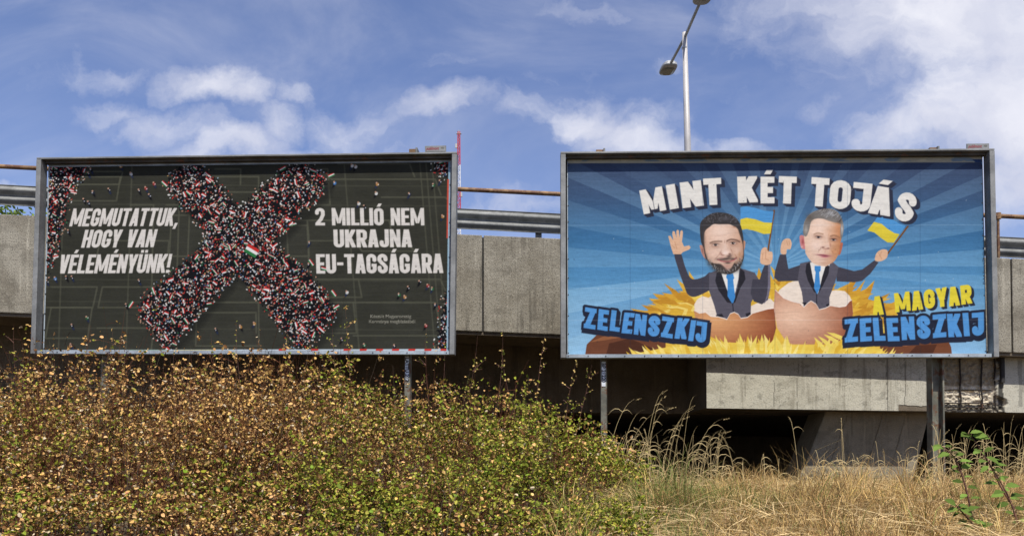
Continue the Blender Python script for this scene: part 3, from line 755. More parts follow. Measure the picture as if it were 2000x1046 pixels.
# ---- right poster: two men in egg shells in a nest
def paint_right():
    cv = Canvas(1085, 295, 1965, 705, 1.7, (60, 120, 180))
    X, Y = cv.X, cv.Y; cx, cy = 1515, 520
    t = np.clip((Y - 318) / 375, 0, 1)
    stops = np.array([0, .18, .38, .6, .8, 1.0]); cols = np.array([(60,74,104),(58,86,122),(56,110,156),(80,142,188),(118,170,208),(134,182,216)], float)
    im = np.stack([np.interp(t, stops, cols[:, k]) for k in range(3)], -1)
    ang = np.degrees(np.arctan2(-(Y - cy), X - cx)) % 360
    rad = np.hypot(X - cx, Y - cy)
    r_ = random.Random(3); a = 0; ray = np.zeros(X.shape)
    while a < 360:
        wd = r_.uniform(3.5, 8.5); k = r_.uniform(.35, 1.0)
        e = np.clip((wd / 2 - np.abs(ang - a - wd / 2)) * rad / 57.3 / 1.2 + .5, 0, 1)
        ray = np.maximum(ray, e * k); a += wd + r_.uniform(3.5, 8)
    k = ray * np.interp(t, [0, .3, .7, 1], [.12, .30, .50, .62])
    im = im * (1 - k[..., None]) + np.array([150, 196, 224]) * k[..., None]
    dots = (np.sin(X * .9 + Y * .5) * np.sin(Y * .9 - X * .5)) * np.interp(t, [0, .45, .8], [0, 1, 5])
    im += dots[..., None] * .8
    glow = np.exp(-(rad / 130) ** 2) * .35
    im = im * (1 - glow[..., None]) + np.array([130, 185, 220]) * glow[..., None]
    cv.im[:] = im
    Wall = (slice(None), slice(None))
    # nest
    def spikes(cx0, cy0, rx, ry, a0, a1, n, L_, wd, cols_, seed, al=1):
        q = random.Random(seed)
        for i in range(n):
            a_ = R(q.uniform(a0, a1)); bx, by = cx0 + rx*math.cos(a_), cy0 - ry*math.sin(a_)
            l_ = L_ * q.uniform(.6, 1.25); d_ = a_ + q.uniform(-.55, .55)
            dx, dy = math.cos(d_), -math.sin(d_) * .55
            m_ = math.hypot(dx, dy); dx /= m_; dy /= m_
            nx_, ny_ = -dy, dx; w_ = wd * q.uniform(.6, 1.3)
            tip = (bx + dx*l_, by + dy*l_ + q.uniform(-2, 6))
            cv.poly([(bx+nx_*w_, by+ny_*w_), (bx+dx*l_*.5+nx_*w_*.8, by+dy*l_*.5+ny_*w_*.8), tip, (bx+dx*l_*.45-nx_*w_*.7, by+dy*l_*.45-ny_*w_*.7), (bx-nx_*w_, by-ny_*w_)], q.choice(cols_), al)
    gold = [(214,158,44),(200,140,36),(226,174,54)]
    yell = [(232,190,62),(238,202,80),(224,176,48),(243,212,104)]
    cv.poly([(1235,690),(1262,632),(1300,600),(1350,575),(1430,562),(1520,545),(1610,560),(1700,585),(1752,615),(1790,690)], (224,176,52), 1, 1)
    spikes(1505, 650, 235, 85, 14, 176, 120, 46, 8, gold, 1)
    spikes(1500, 655, 205, 72, 8, 174, 130, 44, 8, yell + gold, 2)
    cv.poly([(1250,690),(1290,640),(1350,612),(1500,598),(1660,606),(1740,640),(1770,690)], (234,192,66), .55, 14)
    # logs
    cv.poly([(1141,705),(1146,672),(1165,654),(1190,650),(1300,668),(1300,705)], (112,64,40), 1, .8, 0, False)
    cv.poly([(1180,705),(1190,670),(1230,660),(1275,680),(1260,705)], (78,42,28)); cv.poly([(1150,668),(1180,656),(1215,658),(1180,664)], (150,92,56))
    cv.poly([(1715,705),(1720,668),(1850,660),(1858,678),(1860,705)], (116,66,40)); cv.poly([(1760,705),(1790,674),(1830,672),(1815,705)], (82,44,28)); cv.poly([(1735,672),(1790,668),(1770,676)], (150,92,56))
    # rear egg (left): inner shell, shell
    # bodies come in front of the inner shells, so: inner shells first
    inner = (238, 220, 200)
    cv.poly([(1357,612),(1356,594),(1362,584),(1372,578),(1384,581),(1395,574),(1410,584),(1440,600),(1465,598),(1482,590),(1494,580),(1506,584),(1512,590),(1513,625),(1440,640),(1360,630)], inner, 1, .8)
    cv.poly([(1514,585),(1522,566),(1540,552),(1560,546),(1582,556),(1610,570),(1632,566),(1650,568),(1660,578),(1664,590),(1655,618),(1590,622),(1516,600)], inner, 1, .8)
    SU, AR, DK = (88,85,96), (66,64,74), (38,37,45)
    def suit_l():
        cv.poly([(1317,496),(1329,493),(1338,520),(1347,540),(1357,545),(1375,540),(1388,532),(1392,560),(1383,568),(1358,579),(1344,575),(1337,560),(1325,526)], AR, 1, .8, 0, True)
        cv.poly([(1385,533),(1404,526),(1440,522),(1455,526),(1474,532),(1482,545),(1480,570),(1467,590),(1466,615),(1452,626),(1436,615),(1424,627),(1400,615),(1395,596),(1385,568)], SU, 1, .8)
        cv.poly([(1494,516),(1504,518),(1504,560),(1500,585),(1488,594),(1472,588),(1466,572),(1470,545),(1484,545),(1488,530)], AR, 1, .8)
        cv.poly([(1500,516),(1504,516),(1505,560),(1501,580),(1492,594),(1498,575),(1500,555)], (112,108,124), 1, .8)
        cv.poly([(1402,530),(1416,524),(1444,524),(1442,545),(1435,575),(1430,592)], (232,228,218))
        cv.poly([(1400,531),(1408,530),(1418,560),(1430,592),(1420,590),(1403,566),(1397,548)], DK); cv.poly([(1446,523),(1454,530),(1456,545),(1446,562),(1436,590),(1432,592),(1441,560)], DK)
        cv.poly([(1420,535),(1432,534),(1434,543),(1432,546),(1436,580),(1431,594),(1421,578),(1421,546),(1418,541)], (56,134,202))
        cv.line([(1431,592),(1433,618)], 1.6, (30,30,40)); cv.poly([(1398,615),(1410,612),(1414,619),(1400,620)], DK); cv.poly([(1456,612),(1466,609),(1467,616),(1458,618)], DK)
    suit_l()
    def suit_r():
        cv.poly([(1523,497),(1535,496),(1538,515),(1540,525),(1575,513),(1578,548),(1520,549),(1512,542),(1514,528)], AR, 1, .8)
        cv.poly([(1634,520),(1668,529),(1684,526),(1708,508),(1716,512),(1700,534),(1684,548),(1668,551),(1634,549)], AR, 1, .8)
        cv.poly([(1563,514),(1582,510),(1625,510),(1638,521),(1632,548),(1620,580),(1620,600),(1604,606),(1582,592),(1570,600),(1566,570),(1558,545)], SU, 1, .8)
        cv.poly([(1582,512),(1622,512),(1616,530),(1597,574),(1590,570),(1580,530)], (232,228,218))
        cv.poly([(1575,515),(1582,512),(1588,545),(1597,574),(1590,570),(1578,548),(1573,530)], DK); cv.poly([(1614,514),(1620,520),(1618,535),(1608,556),(1598,574),(1606,540)], DK)
        cv.poly([(1591,519),(1603,519),(1603,528),(1600,531),(1602,560),(1596,575),(1590,562),(1593,531),(1591,527)], (56,134,202))
        cv.line([(1595,574),(1595,598)], 1.6, (30,30,40)); cv.poly([(1566,590),(1575,590),(1574,598)], DK); cv.poly([(1613,594),(1620,592),(1616,601)], DK)
    suit_r()
    sk = (226,178,140); sk2 = (196,142,106)
    # waving hand (left man)
    cv.poly([(1311,484),(1309,476),(1306,464),(1305,461),(1309,460),(1315,469),(1313,456),(1314,451),(1318,452),(1321,464),(1321,451),(1323,448),(1326,450),(1327,464),(1329,451),(1332,449),(1334,453),(1332,472),(1336,481),(1346,479),(1349,483),(1346,487),(1334,492),(1330,496),(1315,496)], sk, 1, .8)
    cv.line([(1318,472),(1322,486)], 1, sk2); cv.line([(1312,478),(1318,484)], .9, sk2)
    # fists
    def flagp(pole, Fp, midl, hc):
        cv.line(pole, 3.2, (120,74,34))
        up, lo = Fp
        cv.poly(up, (74,148,208)); cv.poly(lo, (226,204,52))
    wave_t = [(1446,405),(1458,403),(1475,406),(1492,411),(1511,413)]; wave_m = [(1446,428),(1458,425),(1475,428),(1492,434),(1508,435)]; wave_b = [(1446,449),(1458,447),(1475,451),(1492,457),(1505,456)]
    flagp([(1512,411),(1500,490)], (wave_t + wave_m[::-1], wave_m + wave_b[::-1]), None, None)
    t_ = [(1719,416),(1732,420),(1746,430),(1758,437),(1769,441)]; m_ = [(1707,433),(1722,437),(1734,447),(1747,455),(1757,457)]; b__ = [(1694,450),(1708,454),(1720,464),(1733,473),(1746,474)]
    flagp([(1773,442),(1733,496)], (t_ + m_[::-1], m_ + b__[::-1]), None, None)
    cv.poly([(1485,512),(1486,492),(1490,484),(1497,483),(1500,490),(1508,492),(1509,504),(1505,515),(1494,517)], sk, 1, .8, 0, True)
    cv.line([(1496,488),(1495,505),(1502,508)], 1.1, sk2); cv.line([(1490,494),(1489,506)], .9, sk2)
    cv.poly([(1525,494),(1526,476),(1532,467),(1542,466),(1546,474),(1544,486),(1537,487),(1535,496)], sk, 1, .8, 0, True)
    cv.line([(1536,470),(1539,479)], 1, sk2); cv.line([(1541,470),(1543,480)], 1, sk2)
    cv.poly([(1709,508),(1712,494),(1722,487),(1732,488),(1734,496),(1731,504),(1720,510)], sk, 1, .8, 0, True)
    cv.line([(1716,494),(1722,505)], 1.2, sk2); cv.line([(1722,491),(1718,500)], 1, sk2)
    # egg shells in front
    def egg(outer, jag, c0_, c1_, lx, ly, rr):
        pts = jag + outer
        P = np.array(pts, float)
        def col(x, y):
            q = np.clip(np.hypot((x - lx) / rr[0], (y - ly) / rr[1]), 0, 1)[..., None] ** 1.4
            return np.array(c0_) * (1 - q) + np.array(c1_) * q
        cv.poly(P + [0, -1.6], (240, 226, 212), 1, .8); cv.poly(P, col, 1, .8)
    e1j = [(1355,606),(1366,612),(1378,610),(1388,618),(1402,619),(1414,622),(1420,624),(1426,613),(1434,610),(1442,614),(1447,622),(1460,620),(1470,612),(1484,608),(1498,604),(1512,602)]
    e1o = [(1516,640),(1508,668),(1480,672),(1450,676),(1410,668),(1375,650),(1360,630)]
    egg(e1o, e1j, (222,160,104), (140,66,38), 1395, 625, (135, 66))
    e2j = [(1514,566),(1522,574),(1530,582),(1545,588),(1552,590),(1562,592),(1570,600),(1578,592),(1584,588),(1594,594),(1600,605),(1612,602),(1622,597),(1640,600),(1652,598),(1660,588),(1664,586)]
    e2o = [(1666,612),(1660,640),(1645,662),(1620,676),(1570,680),(1536,668),(1518,640),(1511,600)]
    egg(e2o, e2j, (236,192,160), (150,78,48), 1548, 618, (125, 84))
    # straw in front
    q = random.Random(9)
    cv.poly([(1235,705),(1240,690),(1330,672),(1420,668),(1540,672),(1660,672),(1720,680),(1745,705)], (234,196,70), 1, 1)
    def blade(x, y, l_, a_, w_, c_):
        dx, dy = math.cos(a_), -math.sin(a_); nx_, ny_ = -dy, dx
        cv.poly([(x-nx_*w_, y-ny_*w_), (x+dx*l_*.5-nx_*w_*.8, y+dy*l_*.5-ny_*w_*.8), (x+dx*l_, y+dy*l_), (x+dx*l_*.5+nx_*w_, y+dy*l_*.5+ny_*w_), (x+nx_*w_, y+ny_*w_)], c_)
    for i in range(170):
        x = q.uniform(1235, 1740); base = np.interp(x, [1235, 1330, 1500, 1650, 1745], [706, 690, 688, 686, 706])
        a_ = R(np.interp(x, [1235, 1500, 1745], [150, 92, 35]) + q.uniform(-22, 22))
        blade(x, base + q.uniform(0, 14), q.uniform(22, 40), a_, q.uniform(2.5, 5), q.choice(yell + [(244,220,120),(236,206,84)]))
    for (x, y, a_) in ((1450,682,100),(1468,684,70),(1487,684,88),(1500,684,60),(1526,684,112),(1540,686,96),(1622,676,140),(1636,668,150),(1644,660,158),(1610,682,130)):
        blade(x, y, 32, R(a_), 4, (240,212,92))
    # titles
    WH = (228,223,212); SH = (44,48,66)
    L_ = [('M',1275,391,48,46,11),('I',1313,384,49,19,10),('N',1351,379,51,43,7),('T',1392,374,53,36,3),('K',1460,370,52,40,2),('É',1499,371,53,28,0),('T',1538,371,54,36,-2),
          ('T',1601,375,57,36,-4),('O',1641,380,57,42,-5),('J',1683,385,57,38,-6),('Á',1721,392,56,44,-9),('S',1769,404,58,38,-15)]
    for (dx, dy, c_) in ((6.5,5.5,SH),(4,3.5,SH),(2,2,SH),(0,0,WH)):
        for (ch, gx0, gy0, h, w, rot) in L_:
            T = .255 if ch in 'OSJ' else .285; w0 = .62; ww = gw_(ch, w0, T); kx = w / ww; a_ = R(rot)
            ex = (kx*math.cos(a_), -kx*math.sin(a_)); ey = (-h*math.sin(a_), -h*math.cos(a_))
            ox = gx0 + dx - ex[0]*ww/2 - ey[0]/2; oy = gy0 + dy - ex[1]*ww/2 - ey[1]/2
            glyph(cv, ch, ox, oy, ex, ey, w0, T, c_, -.4 if c_ == WH else .3, 1, True)
    BL = (78,148,212); OL = (34,38,56)
    textline(cv, 'ZELENSZKIJ', 1140, 640, 1378, 668, 40, 0, .56, .24, .10, layers=[(OL,6,(2,5)),(OL,5,(0,0)),(BL,.2,(0,0))], toon=True, jit=.05, seed=4)
    textline(cv, 'A MAGYAR', 1705, 616, 1899, 592, 37, .03, .62, .25, .09, layers=[((40,44,60),.6,(5,4)),((40,44,60),.6,(3,2)),((232,212,50),.2,(0,0))], toon=True, jit=.04, seed=6, space=.5)
    textline(cv, 'ZELENSZKIJ', 1650, 669, 1922, 655, 45, 0, .56, .24, .10, layers=[(OL,6,(2,5)),(OL,5,(0,0)),(BL,.2,(0,0))], toon=True, jit=.05, seed=8)
    font_text(cv, 'Kiadja a Nemzeti Ellenállás Mozgalom Non-Profit Kft.', 1926, 555, 9, (30,44,66), ang=-math.pi/2 - .015, width=132, bold=.02)
    face_a(cv); face_b(cv)
    # paper sheet joins and scuffs
    for x in (1230.5, 1372, 1513, 1655, 1797): cv.line([(x,318),(x+.6,695)], 1.0, (30,50,80), .26)
    for y in (440, 562.5, 625): cv.line([(1108,y),(1930,y-1)], 1.0, (230,240,250), .2)
    for k in range(60):
        x, y = q.uniform(1115, 1920), q.uniform(322, 690); cv.blob(x, y, q.uniform(.6, 1.3), .7, (225,225,220) if q.random() < .5 else (40,50,60), .6, q.uniform(0, 3), True)
    cv.poly([(1922.5,295),(1965,295),(1965,705),(1932,705),(1927,560)], (176,196,206)); cv.poly([(1923,560),(1926,400),(1930,420),(1929,520)], (208,204,190))
    cv.poly([(1914,312),(1924,311),(1924,340),(1920,326)], (90,150,200))
    cv.poly([(1085,295),(1965,295),(1965,317),(1085,319)], (176,172,150))
    n = vnoise(cv.X / 26, cv.Y / 8, 44); w = cv.win(1085, 295, 1965, 315, 0)
    cv.blend(w, (np.clip((n[w] - .55) * 14, 0, 1)), (128,146,160))
    cv.blend(w, (np.clip((.36 - n[w]) * 14, 0, 1)), (196,188,160))
    cv.poly([(1899,311),(1918,311),(1918,317),(1905,317)], (48,72,118))
    return cv
def face_a(cv):
    f = lambda X, Y: (1360 + X / 6.975, 400 + Y / 6.975)
    Pn = lambda pts: [f(*p_) for p_ in pts]; k = 1 / 6.975
    S_ = lambda cx, cy, rx, ry, col, al=1, an=0, hard=False: cv.blob(*f(cx, cy), rx*k, ry*k, col, al, an, hard)
    skin = (208,168,142)
    cv.poly(Pn([(45,560),(60,545),(90,560),(115,600),(140,690),(135,735),(105,715),(70,650)]), (196,140,120), 1, .8, 0, True)   # ear
    S_(85,630,14,45,(150,95,80),.7,-.3)
    cv.poly(Pn([(640,490),(668,500),(665,560),(650,620),(636,600)]), (190,135,105), 1, .8, 0, True)
    # head with beard outline
    out = [(50,340),(60,240),(130,165),(220,115),(330,105),(450,125),(540,180),(600,270),(632,400),(645,560),(650,700),(620,800),(570,880),(480,935),(400,942),(330,920),(250,860),(160,770),(120,700),(100,600),(62,470)]
    cv.poly(Pn(out), (66,58,54), 1, .8, 0, True)
    fc = [(108,400),(110,350),(180,300),(220,258),(300,262),(420,262),(500,265),(560,320),(590,400),(622,500),(636,560),(640,690),(610,770),(560,815),(520,790),(480,850),(440,890),(400,860),(340,810),(270,800),(200,790),(150,730),(120,620),(106,500)]
    def sc_(x, y):
        u = np.clip((x - f(350,0)[0]) / 45, -1, 1)[..., None]; v = np.clip((y - f(0,420)[1]) / 60, -1, 1)[..., None]
        return np.array([236,200,176]) - np.abs(u + .1) ** 1.6 * np.array([34,46,52]) - np.clip(v, 0, 1) * np.array([16,18,18])
    cv.poly(Pn(fc), sc_, 1, 2.2, 0, True)
    # hair
    cv.poly(Pn([(50,340),(62,240),(130,165),(220,115),(330,103),(450,125),(545,185),(604,280),(636,420),(640,500),(612,440),(585,370),(560,320),(500,285),(440,262),(330,262),(240,262),(190,290),(140,330),(112,380),(104,470),(110,570),(90,560),(66,500)]), (58,54,54), 1, 1.4, 0, True)
    q = random.Random(2)
    for i in range(120):
        x, y = q.uniform(90, 560), q.uniform(120, 245)
        if (x - 330)**2 / 250**2 + (y - 250)**2 / 140**2 > 1: continue
        a_ = math.atan2(-1, (x - 330) / 200); l_ = q.uniform(14, 34)
        cv.line([f(x, y), f(x + math.cos(a_)*l_*.8, y + math.sin(a_)*l_*.6)], .7, q.choice([(128,126,134),(96,94,102),(30,28,30),(150,148,156)]), .65)
    S_(400,185,70,34,(110,108,116),.45)
    # stubble and beard
    for (x, y, rx, ry, al) in ((136,720,20,55,.5),(180,795,36,42,.7),(260,850,60,45,.9),(330,895,70,40,.95),(430,905,80,36,.95),(540,870,55,42,.85),(604,800,30,50,.7),(634,720,14,50,.4),(432,905,40,25,.8),(300,830,40,30,.6),(560,800,36,40,.5)):
        S_(x, y, rx, ry, (62,56,54), al)
    for i in range(190):
        a_ = q.uniform(.1, 3.0); x = 395 + math.cos(a_)*q.uniform(190, 245); y = 700 + math.sin(a_)*q.uniform(160, 225)
        cv.line([f(x, y), f(x + q.uniform(-8,8), y + q.uniform(8,22))], .7, q.choice([(190,186,180),(150,146,142),(40,36,36),(52,48,46)]), .7)
    S_(425,870,46,26,(196,148,132),.55); S_(420,830,60,22,(190,140,124),.8)
    S_(390,735,110,20,(56,44,42),.85,-.05); S_(300,745,30,10,(80,60,55),.5); S_(450,700,40,24,(60,48,46),.7,-.5); S_(500,735,40,12,(60,48,46),.7,.1)
    cv.line(spline(np.array(Pn([(295,742),(350,768),(430,774),(500,758),(545,722)])), 5, False), 2.2, (196,112,110), .9, 1.6); cv.line(spline(np.array(Pn([(285,738),(350,757),(430,762),(505,744),(552,712)])), 5, False), 1.0, (84,44,42), .9); S_(430,788,44,14,(70,56,52),.9); S_(350,715,34,14,(206,150,136),.7); 
    # nose
    S_(398,640,62,42,(248,216,198),.8); S_(230,660,60,50,(240,202,180),.6); S_(560,640,45,40,(236,196,170),.6); S_(392,560,26,90,(236,206,186),.55); S_(400,655,38,24,(246,222,208),.6)
    S_(340,665,16,18,(150,96,82),.6); S_(455,668,18,12,(80,46,42),.7); S_(360,684,26,8,(120,70,62),.7); S_(430,690,26,8,(110,64,58),.6)
    S_(322,655,10,44,(160,112,94),.55,.5); S_(478,620,9,44,(160,112,94),.6,-.4); S_(275,715,7,40,(150,104,88),.6,.8); S_(540,700,8,40,(160,110,80),.5,-.5)
    # eyes and brows
    for (ex, ey, s) in ((262,545,-1),(500,522,1)):
        S_(ex,ey-8,72,34,(166,118,98),.55); S_(ex,ey+34,60,14,(182,138,116),.6)
        S_(ex,ey,34,12,(196,182,172),1,0,True); S_(ex,ey-1,19,14,(40,28,24),1,0,True); S_(ex+6,ey-6,5,5,(235,235,235),.9,0,True)
        S_(ex,ey-16,52,6,(58,38,32),.9); S_(ex,ey+17,44,4,(130,86,72),.7); S_(ex+s*50,ey+6,14,6,(110,70,58),.5)
    cv.line(spline(np.array(Pn([(190,518),(230,502),(290,496),(345,498)])), 5, False), 3.0, (112,82,66), .65, 2); cv.line(spline(np.array(Pn([(418,490),(470,470),(540,478),(590,500)])), 5, False), 3.0, (92,64,52), .7, 2)
    S_(385,500,7,26,(170,126,106),.7); S_(410,515,6,22,(180,136,114),.5)
    S_(330,370,150,45,(246,214,192),.65); S_(480,350,60,30,(222,188,166),.4); S_(520,300,30,12,(160,110,84),.6); S_(230,640,50,36,(220,182,160),.6); S_(560,610,50,40,(222,184,160),.6); S_(590,670,22,36,(178,130,92),.6)
    cv.line(Pn([(240,420),(420,412)]), .8, (180,138,116), .5)
    S_(110,480,22,110,(120,96,84),.45)
def face_b(cv):
    f = lambda X, Y: (1550 + X / 6.975, 400 + Y / 6.975)
    Pn = lambda pts: [f(*p_) for p_ in pts]; k = 1 / 6.975
    S_ = lambda cx, cy, rx, ry, col, al=1, an=0, hard=False: cv.blob(*f(cx, cy), rx*k, ry*k, col, al, an, hard)
    cv.poly(Pn([(80,440),(100,412),(135,420),(160,470),(158,590),(130,600),(98,570)]), (208,128,124), 1, .8, 0, True); S_(125,500,18,46,(150,66,66),.75); S_(112,570,14,18,(232,196,184),.7)
    cv.poly(Pn([(640,520),(668,515),(668,560),(640,660),(612,685),(620,600)]), (186,104,76), 1, .8, 0, True)
    out = [(135,330),(145,240),(190,160),(270,95),(380,62),(500,55),(590,90),(650,180),(678,290),(672,380),(650,470),(632,560),(615,660),(560,760),(500,800),(440,835),(370,830),(290,805),(230,760),(165,660),(155,560),(140,420)]
    def sc_(x, y):
        u = np.clip((x - f(370,0)[0]) / 38, -1, 1)[..., None]; v = np.clip((y - f(0,480)[1]) / 60, -1, 1)[..., None]
        return np.array([240,206,182]) - np.clip(u, 0, 1)**1.2 * np.array([42,76,98]) - np.clip(-u, 0, 1)**2 * np.array([14,22,28]) - np.clip(v, 0, 1) * np.array([14,16,18])
    cv.poly(Pn(out), sc_, 1, .9, 0, True)
    cv.poly(Pn([(132,400),(134,330),(145,240),(190,160),(270,95),(380,62),(500,52),(590,90),(652,180),(680,290),(674,370),(655,460),(640,440),(636,330),(640,260),(560,240),(480,218),(400,190),(330,185),(270,200),(235,240),(215,330),(190,400),(165,430)]), (120,114,108), 1, 1.6, 0, True)
    q = random.Random(12)
    S_(220,170,60,60,(84,74,66),.6,-.7); S_(620,215,34,40,(76,66,60),.8); S_(500,110,90,44,(176,176,178),.7); S_(660,330,18,70,(198,194,188),.9); S_(170,340,30,60,(186,178,166),.7)
    for i in range(150):
        x, y = q.uniform(220, 640), q.uniform(65, 225)
        if (x - 430)**2 / 230**2 + (y - 230)**2 / 165**2 > 1 or y > 120 + (x - 240) * .30: continue
        l_ = q.uniform(30, 60)
        cv.line([f(x, y), f(x + l_*.55, y - l_*.5)], .75, q.choice([(206,206,208),(160,158,158),(70,64,60),(96,90,86),(186,184,184)]), .7)
    S_(430,260,130,50,(236,206,184),.6); S_(300,560,70,60,(236,206,190),.6); S_(560,620,50,60,(206,140,92),.6); S_(600,300,30,60,(210,142,98),.6)
    S_(470,560,26,90,(232,196,172),.5); S_(450,470,20,60,(240,208,184),.6); S_(455,560,40,30,(236,202,184),.6); S_(500,540,12,44,(176,112,86),.55,-.2)
    S_(400,578,22,10,(96,48,42),.85); S_(470,592,20,9,(104,52,46),.8); S_(432,600,30,8,(160,100,88),.6); S_(370,590,8,22,(170,120,102),.5)
    for (ex, ey) in ((340,440),(545,474)):
        S_(ex,ey-6,66,32,(150,100,80),.75,.1); S_(ex,ey+2,32,9,(190,182,176),1,.12,True); S_(ex-2,ey,17,13,(58,66,76),1,0,True); S_(ex-2,ey,6,6,(20,20,24),1,0,True)
        S_(ex,ey-10,44,6,(56,34,28),.95,.1); S_(ex,ey+15,38,4,(150,100,84),.6,.1)
    cv.line(spline(np.array(Pn([(280,400),(330,384),(400,396)])), 5, False), 2.6, (168,128,100), .75, 2); cv.line(spline(np.array(Pn([(505,425),(560,415),(625,445)])), 5, False), 2.8, (150,104,74), .75, 2)
    S_(412,682,92,11,(158,72,84),.95,.1); S_(420,704,66,15,(184,92,104),.95,.06); S_(408,690,98,4,(84,30,40),1,.12); S_(430,640,10,24,(190,140,124),.5); S_(410,745,60,9,(184,136,112),.6)
    S_(350,620,8,30,(176,128,110),.5,.6); S_(345,612,4,8,(80,60,54),.8,.5); S_(530,640,8,34,(176,110,76),.5,-.5); S_(430,790,80,20,(206,156,128),.6); S_(370,760,60,20,(228,190,168),.4)
    S_(480,400,6,30,(206,150,118),.6,.2)

# ------------------------------------------------------------------ billboards
def board(label, cx, cy, cz, yaw, roll, tilt, w, inset, cvf, posts, brackets, plate_px, sticker_post, sticker_txt, grow=0.0):
    h = 2.5 + grow; cy += .115; cz += grow / 2
    o = thing('billboard', label, 'billboard', (cx, cy, cz), (0, 0, yaw), 'large framed roadside billboards')
    o.rotation_mode = 'XYZ'
    Mw = Matrix.Translation((cx, cy, cz)) @ Matrix.Rotation(yaw, 4, 'Z')
    Q = Matrix.Rotation(-roll, 4, 'Y') @ Matrix.Rotation(-tilt, 4, 'X')      # small lean of the panel
    x0, x1, z0, z1 = -w/2, w/2, -h/2, h/2
    dp = .12
    def part(mb, name, mat, bevel=0, par=None, smooth=False):
        mb.v = [tuple(Q @ Vector(v)) for v in mb.v]
        return mb.build(name, mat, par or o, bevel, smooth)
    mb = MB(); mb.box(x0, x1, -dp, .02, z1 - .022, z1); mb.box(x0 + .07, x1 - .07, -.06, .018, z1 - .056, z1 - .0222, 1)
    part(mb, 'top_rail', [M_frame, M_railshade], .003)
    mb = MB(); mb.box(x0 + .07, x1 - .07, -dp + .03, .02, z0, z0 + .042)
    for i in range(24):
        xx = x0 + .12 + (w - .24) * i / 23 + random.uniform(-.03, .03)
        mb.tube([(xx, -dp + .024, z0 + .02), (xx, -dp + .034, z0 + .02)], .007, 6, 1)
    part(mb, 'bottom_rail', [M_panel, M_black])
    for s in (-1, 1):
        mb = MB(); xa, xb = (x0, x0 + .062) if s < 0 else (x1 - .062, x1)
        mb.box(xa, xb, -dp - .004, .016, z0 - .006, z1 - .028); part(mb, 'side_rail', M_frame, .005)
    mb = MB(); mb.box(x0 + .085, x1 - .085, .0, .03, z0 + .045, z1 - .057)
    for i in range(11):
        for xx in (x0 + .098, x1 - .098):
            zz = z0 + .1 + (h - .25) * i / 10 + random.uniform(-.03, .03)
            mb.tube([(xx, -.006, zz), (xx, .01, zz)], .008, 6, 1)
    bp = part(mb, 'backing_panel', [M_panel, M_black])
    mb = MB(); mb.box(x0 + .063, x1 - .063, .032, .05, z0 + .043, z1 - .03); part(mb, 'back_sheet', M_black)
    # printed poster
    il, ir, it, ib = inset
    px0, px1, pz0, pz1 = x0 + il, x1 - ir, z0 + ib, z1 - it
    nx_, nz_ = 900, 420
    gx_, gz2 = np.meshgrid(np.linspace(px0, px1, nx_), np.linspace(pz0, pz1, nz_))
    V_ = np.stack([gx_, np.full_like(gx_, -.005), gz2], -1).reshape(-1, 3)
    Qn = np.array(Q.to_3x3()); V_ = V_ @ Qn.T
    Wd = np.array(Mw.to_3x3()) ; Pw = V_ @ Wd.T + np.array([cx, cy, cz])
    pu, pv = proj(Pw)
    C_ = cvf().sample(pu, pv) / 255 * .905
    C_ = np.clip(C_ * .92 + C_.mean(1, keepdims=True) * .08, 0, 1)
    ii_ = (np.arange(nz_ - 1)[:, None] * nx_ + np.arange(nx_ - 1)[None]).ravel()
    np_mesh('poster', V_, np.stack([ii_, ii_ + 1, ii_ + nx_ + 1, ii_ + nx_], 1), M_print, o, C_, srgb=True)
    Mi = Mw.inverted()
    for (px, wide) in posts:
        xx = (Mi @ U(px, 760, cy + .1)).x
        zg_ = float(gh(cx + xx, cy)) - cz - .25
        mb = MB()
        if wide:   # H section
            a_ = wide
            mb.box(xx - a_*.5, xx - a_*.5 + .012, .055, .20, zg_, z1 + .02); mb.box(xx + a_*.5 - .022, xx + a_*.5, .045, .20, zg_, z1 + .02)
            mb.box(xx - a_*.5 + .012, xx + a_*.5 - .022, .12, .13, zg_, z1 + .02)
        else:
            mb.box(xx - .033, xx + .033, .055, .15, zg_, z1 + .02); mb.box(xx + .034, xx + .041, .052, .16, zg_, z1 + .02)
        pt = mb.build('post', M_post, o, .003)
        if px == sticker_post:
            zs = z0 - .03
            mb = MB(); mb.box(xx - .024, xx + .024, .049, .053, zs - .30, zs); st = mb.build('sticker', M_stick, pt)
            cu = bpy.data.curves.new('lettering', 'FONT'); cu.body = sticker_txt; cu.size = .062; cu.offset = .002; cu.extrude = .0004
            to = bpy.data.objects.new('lettering', cu); COL.objects.link(to)
            dg = bpy.context.evaluated_depsgraph_get(); me = bpy.data.meshes.new_from_object(to.evaluated_get(dg))
            bpy.data.objects.remove(to); me.materials.append(M_ink)
            t2 = bpy.data.objects.new('lettering', me); COL.objects.link(t2); t2.parent = pt
            t2.location = (xx - .020, .0475, zs - .012); t2.rotation_euler = (math.pi/2, math.pi/2, 0)
    for (px, s) in brackets:     # stubs of the rear frame above the top rail
        xx = (Mi @ U(px, 300, cy + .1)).x
        mb = MB(); mb.box(xx - .05, xx + .035, .03, .17, z1 - .02, z1 + .062 * s); 
        bo = mb.build('bracket', M_rust, o, .004)
        mb = MB(); mb.box(xx + .037, xx + .060, .01, .16, z1 - .02, z1 + .070 * s); mb.build('bracket', M_frame, o, .003)
    # maker's plate
    xx = (Mi @ U(plate_px, 300, cy)).x
    mb = MB(); mb.box(-.135, .135, -.006, .006, 0, .082)
    pl_ = mb.build('name_plate', M_frame, o, .002); pl_.location = (xx, -.03, z1 + .002)
    mb = MB(); mb.box(-.125, .125, -.009, -.0065, .010, .070); mb.build('plate_face', M_sign, pl_)
